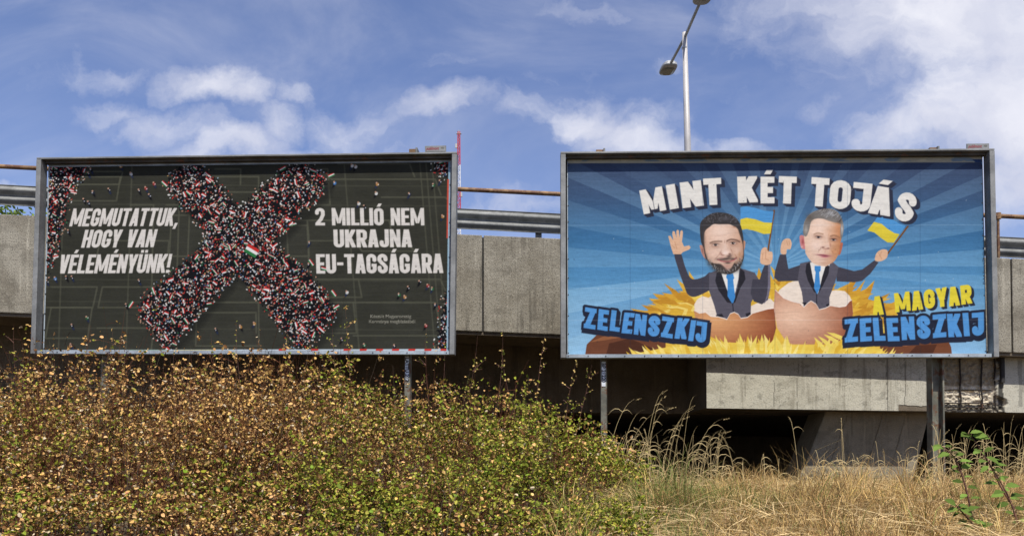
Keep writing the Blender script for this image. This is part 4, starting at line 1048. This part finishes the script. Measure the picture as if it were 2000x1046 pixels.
    for (txt, lx, lz, sz, mat) in (('publimont', -.118, .030, .052, M_signred), ('Kft', .070, .042, .028, M_post)):
        cu = bpy.data.curves.new('lettering', 'FONT'); cu.body = txt; cu.size = sz; cu.offset = .0012; cu.extrude = .0005; cu.shear = .3 if lx < 0 else 0
        to = bpy.data.objects.new('lettering', cu); COL.objects.link(to)
        dg = bpy.context.evaluated_depsgraph_get(); me = bpy.data.meshes.new_from_object(to.evaluated_get(dg))
        bpy.data.objects.remove(to); me.materials.append(mat)
        t2 = bpy.data.objects.new('lettering', me); COL.objects.link(t2); t2.parent = pl_
        k = .165 / max(v.co.x for v in me.vertices) if lx < 0 else 1
        t2.location = (lx, -.0100, lz); t2.rotation_euler = (math.pi/2, 0, 0); t2.scale = (k, 1, 1)
    return o
board('dark billboard with white lettering and a crowd forming a big X, above the leafy thicket', -3.4331, 10.35, 4.1914, -.0614, -.0096, .0114, 5.4817,
      (.105, .10, .085, .044), paint_left, ((800, 0), (195, 0)), ((200, .8), (812, 1.25)), 855, 800, 'LATTU 202', .045)
board('blue billboard with two men in broken eggs waving small flags, above the dry grass', 3.2064, 9.835, 4.0825, -.0233, -.0011, .0148, 5.226,
      (.095, .085, .058, .044), paint_right, ((1179, 0), (1825, .145)), ((1172, 1.25), (1815, 1.1)), 1902, 1179, 'BP 21220', .018)

# ------------------------------------------------------------------ street lamp
lp = U(1343, 290, 20.0)
lamp = thing('street_lamp', 'tall pale street lamp pole with two heads, rising behind the blue billboard', 'street lamp', (lp.x, 20.0, zt(lp.x) - .2))
zl = lambda z: z - lamp.location.z
top = U(1337, 64, 20.0); L0 = lamp.location
mb = MB(); mb.tube([(0, 0, -.4), (.0, 0, 1.0), (lp.x - L0.x, 0, lp.z - L0.z), (top.x - L0.x, 0, top.z - L0.z)], [.12, .11, .082, .058], 16)
mb.build('pole', M_pole, lamp, smooth=True)
jn = U(1337, 94, 20.0)
mb = MB(); mb.tube([(jn.x - L0.x, 0, jn.z - L0.z - .02), (jn.x - L0.x, 0, jn.z - L0.z + .02)], .068, 16); mb.build('collar', M_head, lamp)
j0 = U(1338, 72, 20.0) - L0
for (ppx, ppy, Yd) in ((1368, 3, 18.4), (1310, 124, 21.6)):
    e_ = U(ppx, ppy, Yd) - L0; d_ = (e_ - j0).normalized()
    mb = MB(); mb.tube([j0, e_ + d_ * .12], .036, 12); mb.build('arm', M_head, lamp, smooth=True)
    side = d_.cross(Vector((0, 0, 1))).normalized(); upv = side.cross(d_).normalized()
    Mx = Matrix((( *side, 0), (*d_, 0), (*upv, 0), (0, 0, 0, 1))).transposed(); Mx.translation = e_
    def ringbox(z_, sx, ya, yb, n=20, ex=3.2):
        r2 = []
        for i in range(n):
            t = 2 * math.pi * i / n; c_, s_ = math.cos(t), math.sin(t)
            r2.append(Vector((sx * math.copysign(abs(c_) ** (2/ex), c_), (ya+yb)/2 + (yb-ya)/2 * math.copysign(abs(s_) ** (2/ex), s_), z_)))
        return r2
    def loft(rings, name, mat, par):
        mb = MB(); n = len(rings[0])
        for r2 in rings: mb.v += [tuple(Mx @ v) for v in r2]
        for i in range(len(rings) - 1):
            for j in range(n): mb.f.append((i*n+j, i*n+(j+1)%n, (i+1)*n+(j+1)%n, (i+1)*n+j)); mb.m.append(0)
        mb.f.append(tuple(range(n))[::-1]); mb.f.append(tuple((len(rings)-1)*n + j for j in range(n))); mb.m += [0, 0]
        return mb.build(name, mat, par, smooth=False)
    hd = loft([ringbox(-.055, .20, -.06, .68), ringbox(-.03, .215, -.08, .70), ringbox(.03, .20, -.07, .68), ringbox(.085, .13, .0, .58)], 'lamp_head', M_head, lamp)
    loft([ringbox(-.085, .12, .18, .60), ringbox(-.056, .175, .12, .65)], 'lens', M_lens, hd)

# ------------------------------------------------------------------ distant mast
mp = U(896, 420, 300.0)
mast = thing('radio_mast', 'distant red and white lattice radio mast beside the dark billboard', 'radio mast', (mp.x, 300, 0))
bands = [(257, 322, M_red), (322, 366, M_white), (366, 408, M_red), (408, 460, M_white), (460, 560, M_red), (560, 700, M_white), (700, 898, M_red)]
for (ya, yb, mt) in bands:
    za, zb_ = U(896, ya, 300).z, U(896, yb, 300).z; mb = MB()
    ra = .38 + (ya - 257) * .0016; rb_ = .38 + (yb - 257) * .0016
    n_ = max(3, int((za - zb_) / 1.5))
    for k in range(4):
        sx, sy = ((-1,-1),(1,-1),(1,1),(-1,1))[k]
        mb.tube([(sx*rb_, sy*rb_, zb_), (sx*ra, sy*ra, za)], .12, 4)
    for i in range(n_):
        f0, f1 = i / n_, (i+1) / n_; zz0 = zb_ + (za-zb_)*f0; zz1 = zb_ + (za-zb_)*f1; r0 = rb_+(ra-rb_)*f0; r1 = rb_+(ra-rb_)*f1
        cs_ = ((-1,-1),(1,-1),(1,1),(-1,1))
        for k in range(4):
            a_, c_ = cs_[k], cs_[(k+1) % 4]
            if i % 2: a_, c_ = c_, a_
            mb.tube([(a_[0]*r0, a_[1]*r0, zz0), (c_[0]*r1, c_[1]*r1, zz1)], .09, 4)
            mb.tube([(a_[0]*r0, a_[1]*r0, zz0), (c_[0]*r0, c_[1]*r0, zz0)], .09, 4)
    mb.build('mast_section', mt, mast)
mb = MB(); zt_ = U(896, 257, 300).z
mb.tube([(0, 0, zt_ - 1), (0, 0, zt_ + .6)], .18, 6); mb.box(-.9, .9, -.5, .5, zt_ - .9, zt_ - .75); mb.build('antenna', M_head, mast)
for z_, xa, xb_ in ((285, -1.3, -.3), (380, .3, 1.3)):
    zz = U(896, z_, 300).z; mb = MB(); mb.box(xa, xb_, -.3, .3, zz - .8, zz + .8); mb.build('antenna', M_head, mast)

# ------------------------------------------------------------------ foliage
def leaves(P, D_, N_, L_, W_, C_, fold=.25):
    """P base, D direction, N normal (n,3); L, W (n,) -> verts, faces, colours"""
    n = len(P); S_ = np.cross(D_, N_); S_ /= np.linalg.norm(S_, axis=1, keepdims=True) + 1e-9
    L_ = L_[:, None]; W_ = W_[:, None]
    up = N_ * W_ * fold
    v = np.stack([P, P + D_*L_*.28 + S_*W_*.42 + up, P + D_*L_*.68 + S_*W_*.40 + up, P + D_*L_, P + D_*L_*.68 - S_*W_*.40 + up, P + D_*L_*.28 - S_*W_*.42 + up], 1)
    b_ = (np.arange(n) * 6)[:, None]
    F_ = np.concatenate([b_ + np.array([[0, 1, 2, 3]]), b_ + np.array([[0, 3, 4, 5]])])
    return v.reshape(-1, 3), F_, np.repeat(C_, 6, 0)
def strips(pts, wd, C_, side):
    """ribbons: pts (n,k,3), wd (n,k), side (n,3)"""
    n, k, _ = pts.shape
    a = pts + side[:, None] * wd[..., None] / 2; c = pts - side[:, None] * wd[..., None] / 2
    v = np.stack([a, c], 2).reshape(n, 2 * k, 3); b_ = (np.arange(n) * 2 * k)[:, None]
    F_ = np.concatenate([b_ + np.array([[2*i, 2*i+1, 2*i+3, 2*i+2]]) for i in range(k - 1)])
    return v.reshape(-1, 3), F_, np.repeat(C_, 2 * k, 0)
def unit(a): return a / (np.linalg.norm(a, axis=1, keepdims=True) + 1e-9)
def cat_(parts):
    V_, F_, C_ = [], [], []; k = 0
    for v, f_, c_ in parts: V_.append(v); F_.append(f_ + k); C_.append(c_); k += len(v)
    return np.concatenate(V_), np.concatenate(F_), np.concatenate(C_)

top_px = [-600, 0, 250, 500, 700, 850, 950, 1050, 1120, 1200, 1260, 1300]
top_py = [692, 693, 697, 702, 716, 752, 776, 800, 822, 862, 930, 1000]
def top_h(x, y):
    """height of the thicket above the ground at x, y (tallest at the back, in front of the board)"""
    px = 1000 + FPX * x / y
    px = px + (vnoise(x * 2.1 + 60, y * 1.9 + 3, 19, 3) - .5) * 190; py = np.interp(px, top_px, top_py)
    yb_ = 8.9
    hb_ = (898 - py) * yb_ / FPX + EYE - gz_(yb_)
    hb_ = np.clip(hb_, .05, 2)
    f_ = np.interp(y, [4.3, 5.2, 6.5, 8.2, 9.6], [.22, .42, .68, .98, 1.0])
    m_ = vnoise(x * .95 + 21, y * 1.25 + 4, 23, 3)
    m_ = np.clip((m_ - .32) / .28, 0, 1); amt = np.interp(y, [4.3, 7.6, 9.0], [.85, .62, .14])
    return hb_ * f_ * (1 + amt * (m_ - .62))
def make_thicket(name, label, xlo, xhi, green_lo, green_hi, n_sh, seed, lv=34):
    r = np.random.default_rng(seed)
    y = 4.5 + (9.75 - 4.5) * r.random(n_sh * 3) ** .9; x = xlo(y) + (xhi(y) - xlo(y)) * r.random(n_sh * 3)
    hh = top_h(x, y); keep = hh > .12
    x, y, hh = x[keep][:n_sh], y[keep][:n_sh], hh[keep][:n_sh]; n = len(x)
    z = gh(x, y)
    holS = (vnoise(x * 1.3 + 9, y * .7 + (gh(x, y) + .3) * 1.6, 29, 3) < .47) & (y < 7.6); H = hh * (.50 + .58 * r.random(n)) * np.where(holS, .6, 1); tall = r.random(n) < .05; H = np.where(tall, H * (1.1 + .25 * r.random(n)), H)
    K = 8
    t = np.linspace(0, 1, K)
    az = r.uniform(0, 2*np.pi, n); lean = r.uniform(.05, .42, n) * H
    bend = r.uniform(-.12, .12, (n, 2)) 
    base = np.stack([x, y, z], 1)
    pts = base[:, None] + np.stack([np.cos(az)[:, None]*lean[:, None]*t**1.6 + bend[:, :1]*np.sin(t*5)[None]*.4, np.sin(az)[:, None]*lean[:, None]*t**1.6 + bend[:, 1:]*np.sin(t*4)[None]*.4, H[:, None]*t], -1)
    side = unit(np.stack([np.cos(az + 1.57), np.sin(az + 1.57), np.zeros(n)], 1)); side[:, :] = np.where(r.random((n, 1)) < .75, np.array([[1., 0, 0]]), side)
    wd = np.where(tall, .007, .006)[:, None] * (1.15 - t)[None]
    sc0 = np.array([[.085, .032, .018]]) * r.uniform(.5, 1.6, (n, 1)); g_ = r.random(n) < .2; sc0[g_] = np.array([.10, .075, .05])
    parts_s = [strips(pts, wd, sc0, side)]
    # side twigs
    def along(idx, tt):
        f_ = tt * (K - 1); i_ = np.minimum(f_.astype(int), K - 2); w_ = (f_ - i_)[:, None]
        return pts[idx, i_] * (1 - w_) + pts[idx, i_ + 1] * w_
    nt_ = n * 5; idx = r.integers(0, n, nt_); tt = r.uniform(.25, .95, nt_)
    P0 = along(idx, tt); ta = r.uniform(0, 2*np.pi, nt_); tl = r.uniform(.08, .30, nt_) * np.clip(H[idx] / 1.0, .4, 1)
    td = unit(np.stack([np.cos(ta), np.sin(ta), r.uniform(.1, 1.2, nt_)], 1))
    k3 = np.linspace(0, 1, 4)
    tp = P0[:, None] + td[:, None] * tl[:, None, None] * k3[None, :, None]; tp[..., 2] -= (k3**2)[None] * tl[:, None] * .35
    parts_s.append(strips(tp, np.full((nt_, 4), .0032), sc0[idx], unit(np.cross(td, r.normal(size=(nt_, 3))))))
    # leaves: on shoots and on twigs
    nl1 = n * lv // 3; i1 = r.integers(0, n, nl1); t1_ = r.uniform(.08, 1.0, nl1); 
    Pa = along(i1, t1_)
    nl2 = n * lv; i2 = r.integers(0, nt_, nl2); t2_ = r.uniform(.1, 1, nl2)
    Pb = P0[i2] + td[i2] * (tl[i2] * t2_)[:, None]; Pb[:, 2] -= t2_**2 * tl[i2] * .35
    Pl_ = np.concatenate([Pa, Pb]); nl = len(Pl_); tal = np.concatenate([tall[i1], tall[idx[i2]]])
    hol = (vnoise(Pl_[:, 0] * 1.3 + 9, Pl_[:, 1] * .7 + Pl_[:, 2] * 1.6, 29, 3) < np.interp(Pl_[:, 1], [4.5, 7.2, 8.6], [.55, .50, .26])) & (r.random(nl) < .82)
    kp = ~(tal & (r.random(nl) < .35)) & ~hol; Pl_ = Pl_[kp]; nl = len(Pl_)
    dirv = unit(r.normal(size=(nl, 3)) * [1, 1, .8] + [0, -.25, -.15])
    nor = unit(r.normal(size=(nl, 3)) * .8 + np.array([0, -.35, .75])); nor = unit(nor - dirv * (nor * dirv).sum(1, keepdims=True))
    X_, Y_, Z_ = Pl_.T
    px = 1000 + FPX * X_ / Y_; hrel = np.clip((Z_ - gh(X_, Y_)) / np.maximum(top_h(X_, Y_), .2), 0, 1.3)
    grn = np.interp(px, [0, 150, 450, 600, 800, 1000, 1300], [.26, .14, .15, .34, .50, .54, .70])
    grn = grn + (vnoise(X_ * 1.1 + 40, (Z_ * 1.6 + Y_ * .6) + 9, 77, 3) - .5) * 1.3 + (green_lo)
    isg = r.random(nl) < np.clip(grn, .04, .95)
    tan = np.array([[.78, .47, .165]]) * r.uniform(.30, 1.15, (nl, 1)) * (1 + r.normal(size=(nl, 3)) * [.04, .05, .12])
    brn = np.array([[.16, .075, .028]]) * r.uniform(.5, 1.4, (nl, 1))
    tan = np.where(r.random((nl, 1)) < .36, brn, tan)
    tan = np.where(r.random((nl, 1)) < .06, np.array([[.62, .50, .32]]), tan)
    gre = np.array([[.22, .245, .03]]) * r.uniform(.4, 1.3, (nl, 1)) * (1 + r.normal(size=(nl, 3)) * [.12, .05, .15])
    gre = np.where(r.random((nl, 1)) < .22, np.array([[.42, .38, .07]]), gre)
    C_ = np.clip(np.where(isg[:, None], gre, tan), .005, .9)
    sz = (.013 + .030 * r.random(nl) ** 1.4) * np.interp(Y_, [4.5, 6.5, 9], [.80, .92, 1.08])
    sh = (isg & (r.random(nl) < .25)); sz = np.where(sh, sz * 1.25, sz)
    lf = leaves(Pl_, dirv, nor, sz, sz * r.uniform(.55, .85, nl), C_, r.uniform(-.4, .5, (nl, 1)))
    st = cat_(parts_s)
    V_, F_, Cc = cat_([st, lf])
    o = np_mesh(name, V_, F_, M_leaf, None, Cc)
    return tag(o, label, 'shrubs', 'tangled shrub thickets on the bank', 'stuff')
xb = lambda y: (560 - 1000) * y / FPX
make_thicket('thicket', 'tall thicket of tan dry leaves and red twigs under the dark billboard', lambda y: -1.02 * y * .68 - .9, xb, -.06, 0, 2700, 11)
make_thicket('thicket', 'greener leafy thicket between the dry one and the straw grass', xb, lambda y: (1300 - 1000) * y / FPX, .06, 0, 2500, 12)

# upright wands standing out against the dark boards and girder: individual tall shoots
def shoot(px, pyt, pyb, Y, seed, dens=1.0, lean=0):
    r = np.random.default_rng(seed)
    T_ = U(px + lean, pyt, Y); G = U(px, pyb, Y); zb0 = float(gh(G.x, Y))
    k = 10; t = np.linspace(0, 1, k)
    w = r.uniform(-.05, .05, 2)
    loc = Vector((G.x, Y, zb0))
    pts = np.stack([(T_.x - G.x) * t**1.5 + w[0]*np.sin(t*5), w[1]*np.sin(t*4), (T_.z - zb0) * t], 1)
    root = thing('shrub_shoot', 'x', 'shrub shoot', loc)
    mb = MB(); mb.tube([tuple(p_) for p_ in pts], list(.0045 * (1.15 - t)), 5)
    P_, D__ = [], []
    for j in range(int(7 * dens)):
        tt = r.uniform(.55, .95); i_ = int(tt * (k - 1)); p0 = pts[i_]; a = r.uniform(0, 6.28)
        dv = np.array([math.cos(a) * .8, math.sin(a) * .5, r.uniform(.3, 1)]) * r.uniform(.06, .2)
        mb.tube([tuple(p0), tuple(p0 + dv * .5), tuple(p0 + dv + [0, 0, -.02])], [.003, .0022, .0015], 4)
        for q_ in range(3): P_.append(p0 + dv * r.uniform(.3, 1))
    mb.build('stem', M_stem, root)
    for j in range(int(26 * dens)):
        tt = r.uniform(.35, 1) * (k - 1); i_ = min(int(tt), k - 2); P_.append(pts[i_] + (pts[i_+1] - pts[i_]) * (tt - i_))
    P_ = np.array(P_); nl = len(P_)
    dv = unit(r.normal(size=(nl, 3)) + [0, -.2, -.1]); nv = unit(r.normal(size=(nl, 3)) + [0, -.5, .6]); nv = unit(nv - dv * (nv*dv).sum(1, keepdims=True))
    isg = r.random(nl) < .35
    C_ = np.where(isg[:, None], np.array([[.26, .28, .05]]), np.array([[.52, .36, .13]])) * r.uniform(.6, 1.25, (nl, 1))
    sz = r.uniform(.022, .038, nl)
    v, f_, c_ = leaves(P_, dv, nv, sz, sz * .7, C_)
    np_mesh('leaves', v, f_, M_leaf, root, c_)
    return root
SH = [(30,632,760,9.6,.9,3,'leafy shoot at the left edge of the view in front of the parapet'),(118,655,760,9.5,.9,-8,'thin shoot before the lower left corner of the dark billboard'),
      (205,640,760,9.5,1.1,10,'leafy shoot before the dark billboard below the exclamation mark lettering'),(245,655,770,9.4,.8,-6,'short twiggy shoot between two taller ones under the white lettering'),
      (335,665,770,9.6,.6,12,'sparse shoot under the left foot of the X'),(430,650,770,9.4,.8,-14,'shoot leaning left in the hollow under the X'),
      (475,625,770,9.5,.8,-8,'tall thin shoot under the middle of the X'),(545,640,770,9.5,1.0,20,'shoot leaning right by the right foot of the X'),
      (665,640,780,9.5,1.0,-10,'shoot beside the right foot of the X'),(690,600,780,9.4,.9,-14,'tallest shoot in front of the dark billboard, right of the X'),
      (830,640,790,9.5,.6,10,'bare shoot under the small print of the dark billboard'),(868,655,790,9.4,.5,-6,'bare shoot before the lower right corner of the dark billboard'),
      (905,655,800,9.5,.9,22,'shoot arching right just beyond the dark billboard'),(975,648,800,9.6,.6,0,'tall upright shoot in the gap between the two billboards'),
      (1030,655,805,9.5,.8,38,'shoot leaning right in the gap between the billboards'),(1085,700,815,9.4,1.0,45,'low arching shoot just left of the blue billboard post'),
      (1120,712,820,9.5,.9,30,'twiggy shoot touching the slim post with the sticker'),(1010,680,800,9.3,.7,-25,'shoot leaning left in the gap between the billboards')]
for i, (px, pyt, pyb, Y, dn, ln, lab) in enumerate(SH):
    o = shoot(px, pyt, pyb, Y, 100 + i, dn, ln); o['label'] = lab; o['group'] = 'tall shoots rising from the thicket'

# dry grass
def grass(n, seed):
    r = np.random.default_rng(seed)
    y = 4.4 + (12.1 - 4.4) * r.random(n) ** 1.15; px = r.uniform(1080, 2130, n)
    x = (px - 1000) * y / FPX
    left = px < 1290
    z = gh(x, y)
    clump = vnoise(x * 1.6 + 30, y * 1.6, 55, 3)
    H = r.uniform(.06, .26, n) ** 1.0 * (.25 + 1.5 * clump) * np.interp(y, [4.4, 7, 9.2, 12], [.8, .95, .62, .4]) * np.where(vnoise(x * 2.6 + 3, y * 2.2, 71, 2) > .62, 1.9, 1.0)
    flat_ = r.random(n) < .55
    lean = np.where(flat_, r.uniform(.8, 1.8, n), r.uniform(.15, .8, n)) * H
    H = np.where(flat_, H * .55, H)
    az = r.uniform(0, 2*np.pi, n)
    t = np.linspace(0, 1, 4)
    pts = np.stack([x[:, None] + np.cos(az)[:, None]*lean[:, None]*t**1.8, y[:, None] + np.sin(az)[:, None]*lean[:, None]*t**1.8, z[:, None] - .01 + H[:, None]*np.sin(t*np.where(flat_, 2.1, 1.5)[:, None])], -1)
    wd = r.uniform(.003, .006, n)[:, None] * np.array([1, .9, .65, .15])[None]
    a2 = r.uniform(0, 2*np.pi, n); side = unit(np.stack([np.cos(a2) * 1.6, np.sin(a2), r.uniform(-.3, .3, n)], 1))
    C_ = np.array([[.68, .46, .19]]) * r.uniform(.3, 1.35, (n, 1)) * (1 + r.normal(size=(n, 3)) * [.03, .04, .1])
    C_ = np.where(r.random((n, 1)) < .16, np.array([[.24, .145, .06]]) * r.uniform(.5, 1.3, (n, 1)), C_)
    C_ = C_ * (.55 + .8 * vnoise(x * 2.3, y * 2.3 + 11, 66, 3))[:, None]
    gm = (r.random(n) < .05 + .35 * (vnoise(x * 1.1, y * 1.3 + 7, 91, 2) > .66) + .45 * (px < 1300 + 140 * clump))
    C_[gm] = np.array([.19, .23, .06]) * r.uniform(.5, 1.3, (gm.sum(), 1))
    return strips(pts, wd, np.clip(C_, .01, .9), side)
v, f_, c_ = grass(105000, 5)
def matted(n, seed):
    r = np.random.default_rng(seed)
    y = 4.4 + 6.4 * r.random(n) ** 1.1; px = r.uniform(1150, 2130, n); x = (px - 1000) * y / FPX
    az = r.uniform(0, 2*np.pi, n); L_ = r.uniform(.15, .5, n); t = np.linspace(-.5, .5, 5)
    cv_ = r.uniform(-.6, .6, n)
    X3 = x[:, None] + np.cos(az)[:, None]*L_[:, None]*t - np.sin(az)[:, None]*(cv_*L_)[:, None]*t**2
    Y3 = y[:, None] + np.sin(az)[:, None]*L_[:, None]*t + np.cos(az)[:, None]*(cv_*L_)[:, None]*t**2
    hh = r.uniform(.02, .17, n); tl = r.uniform(-.35, .35, n)
    Z3 = gh(X3, Y3) + hh[:, None] + (tl*L_)[:, None]*t - r.uniform(.0, .6, n)[:, None]*L_[:, None]*t**2
    pts = np.stack([X3, Y3, np.maximum(Z3, gh(X3, Y3) + .004)], -1)
    C_ = np.array([[.74, .55, .28]]) * r.uniform(.35, 1.2, (n, 1))
    return strips(pts, r.uniform(.003, .0065, n)[:, None] * np.array([.3, .9, 1, .8, .2])[None], np.clip(C_, 0, .9), unit(np.stack([np.sin(az), -np.cos(az), r.uniform(-1, 1, n)], 1)))
v, f_, c_ = cat_([(v, f_, c_), matted(11000, 15)])
tag(np_mesh('dry_grass', v, f_, M_grass, None, c_), 'dry straw-coloured grass on the bank below the blue billboard', 'grass', kind='stuff')
# sparse litter and grass far back under the bridge edge and at left
# tall seeded stalks
def stalks(specs, name, label, seed):
    r = np.random.default_rng(seed); parts = []
    for (px, pyt, dx, Y, hd) in specs:
        G = U(px, 950, Y); zb0 = float(gh(G.x, Y)); T_ = U(px + dx, pyt, Y)
        k = 9; t = np.linspace(0, 1, k); h = T_.z - zb0; q1 = min(1, (h / .75) ** 2); T_.x = G.x + (T_.x - G.x) * q1; dx *= q1
        droop = abs(dx) / 420
        pts = np.stack([G.x + (T_.x - G.x)*t**(1.3 + droop), Y + r.uniform(-.15, .15)*t, zb0 + h*np.sin(t*(1.5708 + droop*.35))/math.sin(1.5708 + droop*.35)], 1)[None]
        c_ = np.array([[.52, .40, .20]]) * r.uniform(.6, 1.3)
        parts.append(strips(pts, np.linspace(.0048, .0026, k)[None], c_, np.array([[1., 0, .3]])))
        if hd:
            d0 = pts[0, -1] - pts[0, -3]; d0 /= np.linalg.norm(d0); n_ = 16
            tt = r.uniform(0, 1, n_); P_ = pts[0, -1] - d0 * (tt[:, None] * .09)
            dv = unit(d0 + r.normal(size=(n_, 3)) * .35); nv = unit(np.cross(dv, r.normal(size=(n_, 3))))
            parts.append(leaves(P_, dv, nv, np.full(n_, .016), np.full(n_, .0045), np.repeat(c_ * .95, n_, 0)))
        for q_ in range(2):    # dry blades on the stalk
            i_ = r.integers(1, 6); p0 = pts[0, i_]; a = r.uniform(-1, 1); l_ = r.uniform(.1, .28)
            tb = np.linspace(0, 1, 5); bp_ = np.stack([p0[0] + np.sign(a)*l_*tb*.8, p0[1] + 0*tb, p0[2] + l_*(tb*.9 - tb**2*1.1)], 1)[None]
            parts.append(strips(bp_, np.array([[.006, .006, .005, .003, .001]]), c_, np.array([[0., .3, 1.]])))
    v, f_, c_ = cat_(parts)
    return tag(np_mesh(name, v, f_, M_grass, None, c_), label, 'grass', kind='stuff')
r_ = random.Random(31)
sp1 = [(1225,870,25,9.3,1),(1180,776,74,9.2,1),(1205,800,55,9.3,0),(1255,760,50,9.4,1),(1262,773,38,9.5,1),(1248,797,62,9.3,1),(1310,792,45,9.4,1),(1300,797,56,9.5,1),(1290,812,60,9.4,1),(1330,770,34,9.5,0),(1345,815,85,9.5,1),(1365,841,65,9.5,1),(1350,852,105,9.4,1),(1322,842,112,9.3,1),(1300,828,30,9.6,1),(1385,866,45,9.6,1),(1230,830,100,9.2,1),(1210,795,110,9.4,1),(1335,830,28,9.4,0),(1275,835,-35,9.3,1),(1390,850,-5,9.5,1),(1400,860,10,9.5,1)]
sp1 += [(r_.uniform(1180, 1440), r_.uniform(835, 925), r_.uniform(-50, 55), r_.uniform(8.4, 9.7), r_.random() < .2) for _ in range(80)]
stalks(sp1, 'tall_grass', 'tall arching straw stalks with seed heads right of the slim post', 3)
sp2 = [(1562,812,-15,9.4,1),(1647,815,1,9.5,1),(1632,885,-4,9.4,1),(1652,838,2,9.5,1),(1683,892,0,9.4,1),(1755,870,50,9.4,0),(1790,860,15,9.4,1),(1770,880,-40,9.4,1),(1966,813,0,9.3,1),(1850,828,18,9.3,1),(1985,825,30,9.3,1),(1860,880,40,9.4,1),(1720,860,-5,9.5,0)]
sp2 += [(r_.uniform(1820, 2120), r_.uniform(820, 925), r_.uniform(-30, 45), r_.uniform(7.9, 9.8), r_.random() < .2) for _ in range(110)]
sp2 += [(r_.uniform(1420, 1830), r_.uniform(872, 945), r_.uniform(-30, 30), r_.uniform(8.0, 9.8), r_.random() < .2) for _ in range(60)]
stalks(sp2, 'tall_grass', 'thin upright straw stalks before the pier and at the right edge', 4)

# young elm-like saplings at lower right
def big_leaf(P_, d_, n_, L_, col):
    """serrated pleated leaf"""
    s_ = np.cross(d_, n_); k = 9; vs = []; t = np.linspace(0, 1, k)
    w = np.sin(np.pi * t**.85) * .34 * L_
    mid = P_[None] + d_[None]*(t*L_)[:, None] - n_[None]*(t**2*L_*.18)[:, None]
    for sgn in (1, -1):
        ser = np.where(np.arange(k) % 2 == 0, 1.0, .82)
        vs.append(mid + sgn * s_[None]*(w*ser)[:, None] + n_[None]*(w*.28 * ser)[:, None])
    V_ = np.concatenate([mid, vs[0], vs[1]]); F_ = []
    for i in range(k - 1): F_ += [[i, i+1, k+i+1, k+i], [i, 2*k+i, 2*k+i+1, i+1]]
    return V_, np.array(F_), np.repeat(col[None], len(V_), 0)
def sapling(pxs, Y, label, seed, lv):
    r = np.random.default_rng(seed)
    P3 = [U(px, py, Y) for px, py in pxs]
    loc = Vector((P3[0].x, Y, float(gh(P3[0].x, Y))))
    root = thing('sapling', label, 'sapling', loc, group='young green saplings at the lower right')
    pts = [Vector((0, 0, -.03))] + [p_ - loc for p_ in P3[1:]]
    C_ = spline(np.array([tuple(p_) for p_ in pts]), 5, False)
    mb = MB(); mb.tube([tuple(p_) for p_ in C_], list(np.linspace(.008, .0025, len(C_))), 6); mb.build('stem', M_stem, root, smooth=True)
    parts = []
    for i in range(lv):
        t = (i + .5) / lv; f_ = (.25 + .75*t) * (len(C_) - 1); j = min(int(f_), len(C_) - 2); p_ = C_[j] + (C_[j+1]-C_[j])*(f_-j)
        sgn = 1 if i % 2 else -1
        d_ = np.array([sgn * r.uniform(.5, 1), r.uniform(-.7, .2), r.uniform(-.45, .5)]); d_ /= np.linalg.norm(d_)
        n_ = np.array([r.uniform(-.3, .3), r.uniform(-.8, -.1), r.uniform(.5, 1)]); n_ -= d_ * n_.dot(d_); n_ /= np.linalg.norm(n_)
        parts.append(big_leaf(p_ + d_*.012, d_, n_, r.uniform(.045, .10), np.array([.12, .18, .035]) * r.uniform(.4, 1.5)))
    v, f_, c_ = cat_(parts); np_mesh('leaves', v, f_, M_leaf, root, c_)
    return root
sapling([(1905,1060),(1895,990),(1880,930),(1862,890),(1838,870)], 5.6, 'young green sapling with serrated leaves leaning left, leftmost of the group', 1, 17)
sapling([(2010,1060),(1985,1000),(1955,950),(1930,900),(1905,862),(1890,845)], 5.8, 'tallest green sapling in the middle of the group, reaching the beam above', 2, 20)
sapling([(2000,1080),(1990,1030),(1972,975),(1945,925),(1915,880)], 5.4, 'green sapling with large leaves close to the right edge of the view', 3, 15)
sapling([(1930,1075),(1905,1030),(1880,1000),(1868,985)], 5.2, 'lowest green sapling near the bottom edge, broad leaves', 4, 14)

# tree far behind the parapet at left
def tree(px, pytop, Y, crown, label, seed):
    r = np.random.default_rng(seed); T_ = U(px, pytop, Y); g0 = float(gz_(Y)); H = T_.z - g0
    root = thing('tree', label, 'tree', (T_.x, Y, g0))
    mb = MB(); mb.tube([(0, 0, -.2), (.1, 0, H*.3), (-.1, .1, H*.6), (0, 0, H*.9)], [.2, .16, .1, .03], 8)
    for i in range(10):
        z_ = H * r.uniform(.35, .8); a = r.uniform(0, 6.28); l_ = crown * r.uniform(.5, .85)
        mb.tube([(0, 0, z_), (math.cos(a)*l_*.5, math.sin(a)*l_*.5, z_ + l_*.35), (math.cos(a)*l_, math.sin(a)*l_, z_ + l_*.5)], [.06, .04, .015], 6)
    mb.build('trunk', M_stem, root, smooth=True)
    n = 15000; cl_ = r.normal(size=(60, 3)); cl_ = unit(cl_) * r.uniform(.3, 1, (60, 1)) * [crown, crown, H*.33]; cl_[:, 2] += H * .64
    P_ = cl_[r.integers(0, 60, n)] + r.normal(size=(n, 3)) * crown * .16
    P_[:, 2] = np.minimum(P_[:, 2], H)
    dv = unit(r.normal(size=(n, 3))); nv = unit(np.cross(dv, r.normal(size=(n, 3))))
    C_ = np.array([[.12, .17, .03]]) * r.uniform(.5, 1.6, (n, 1))
    v, f_, c_ = leaves(P_, dv, nv, np.full(n, .16), np.full(n, .09), C_)
    np_mesh('crown', v, f_, M_leaf, root, c_)
tree(5, 402, 27, 2.4, 'green tree just showing above the parapet at the left edge', 8)
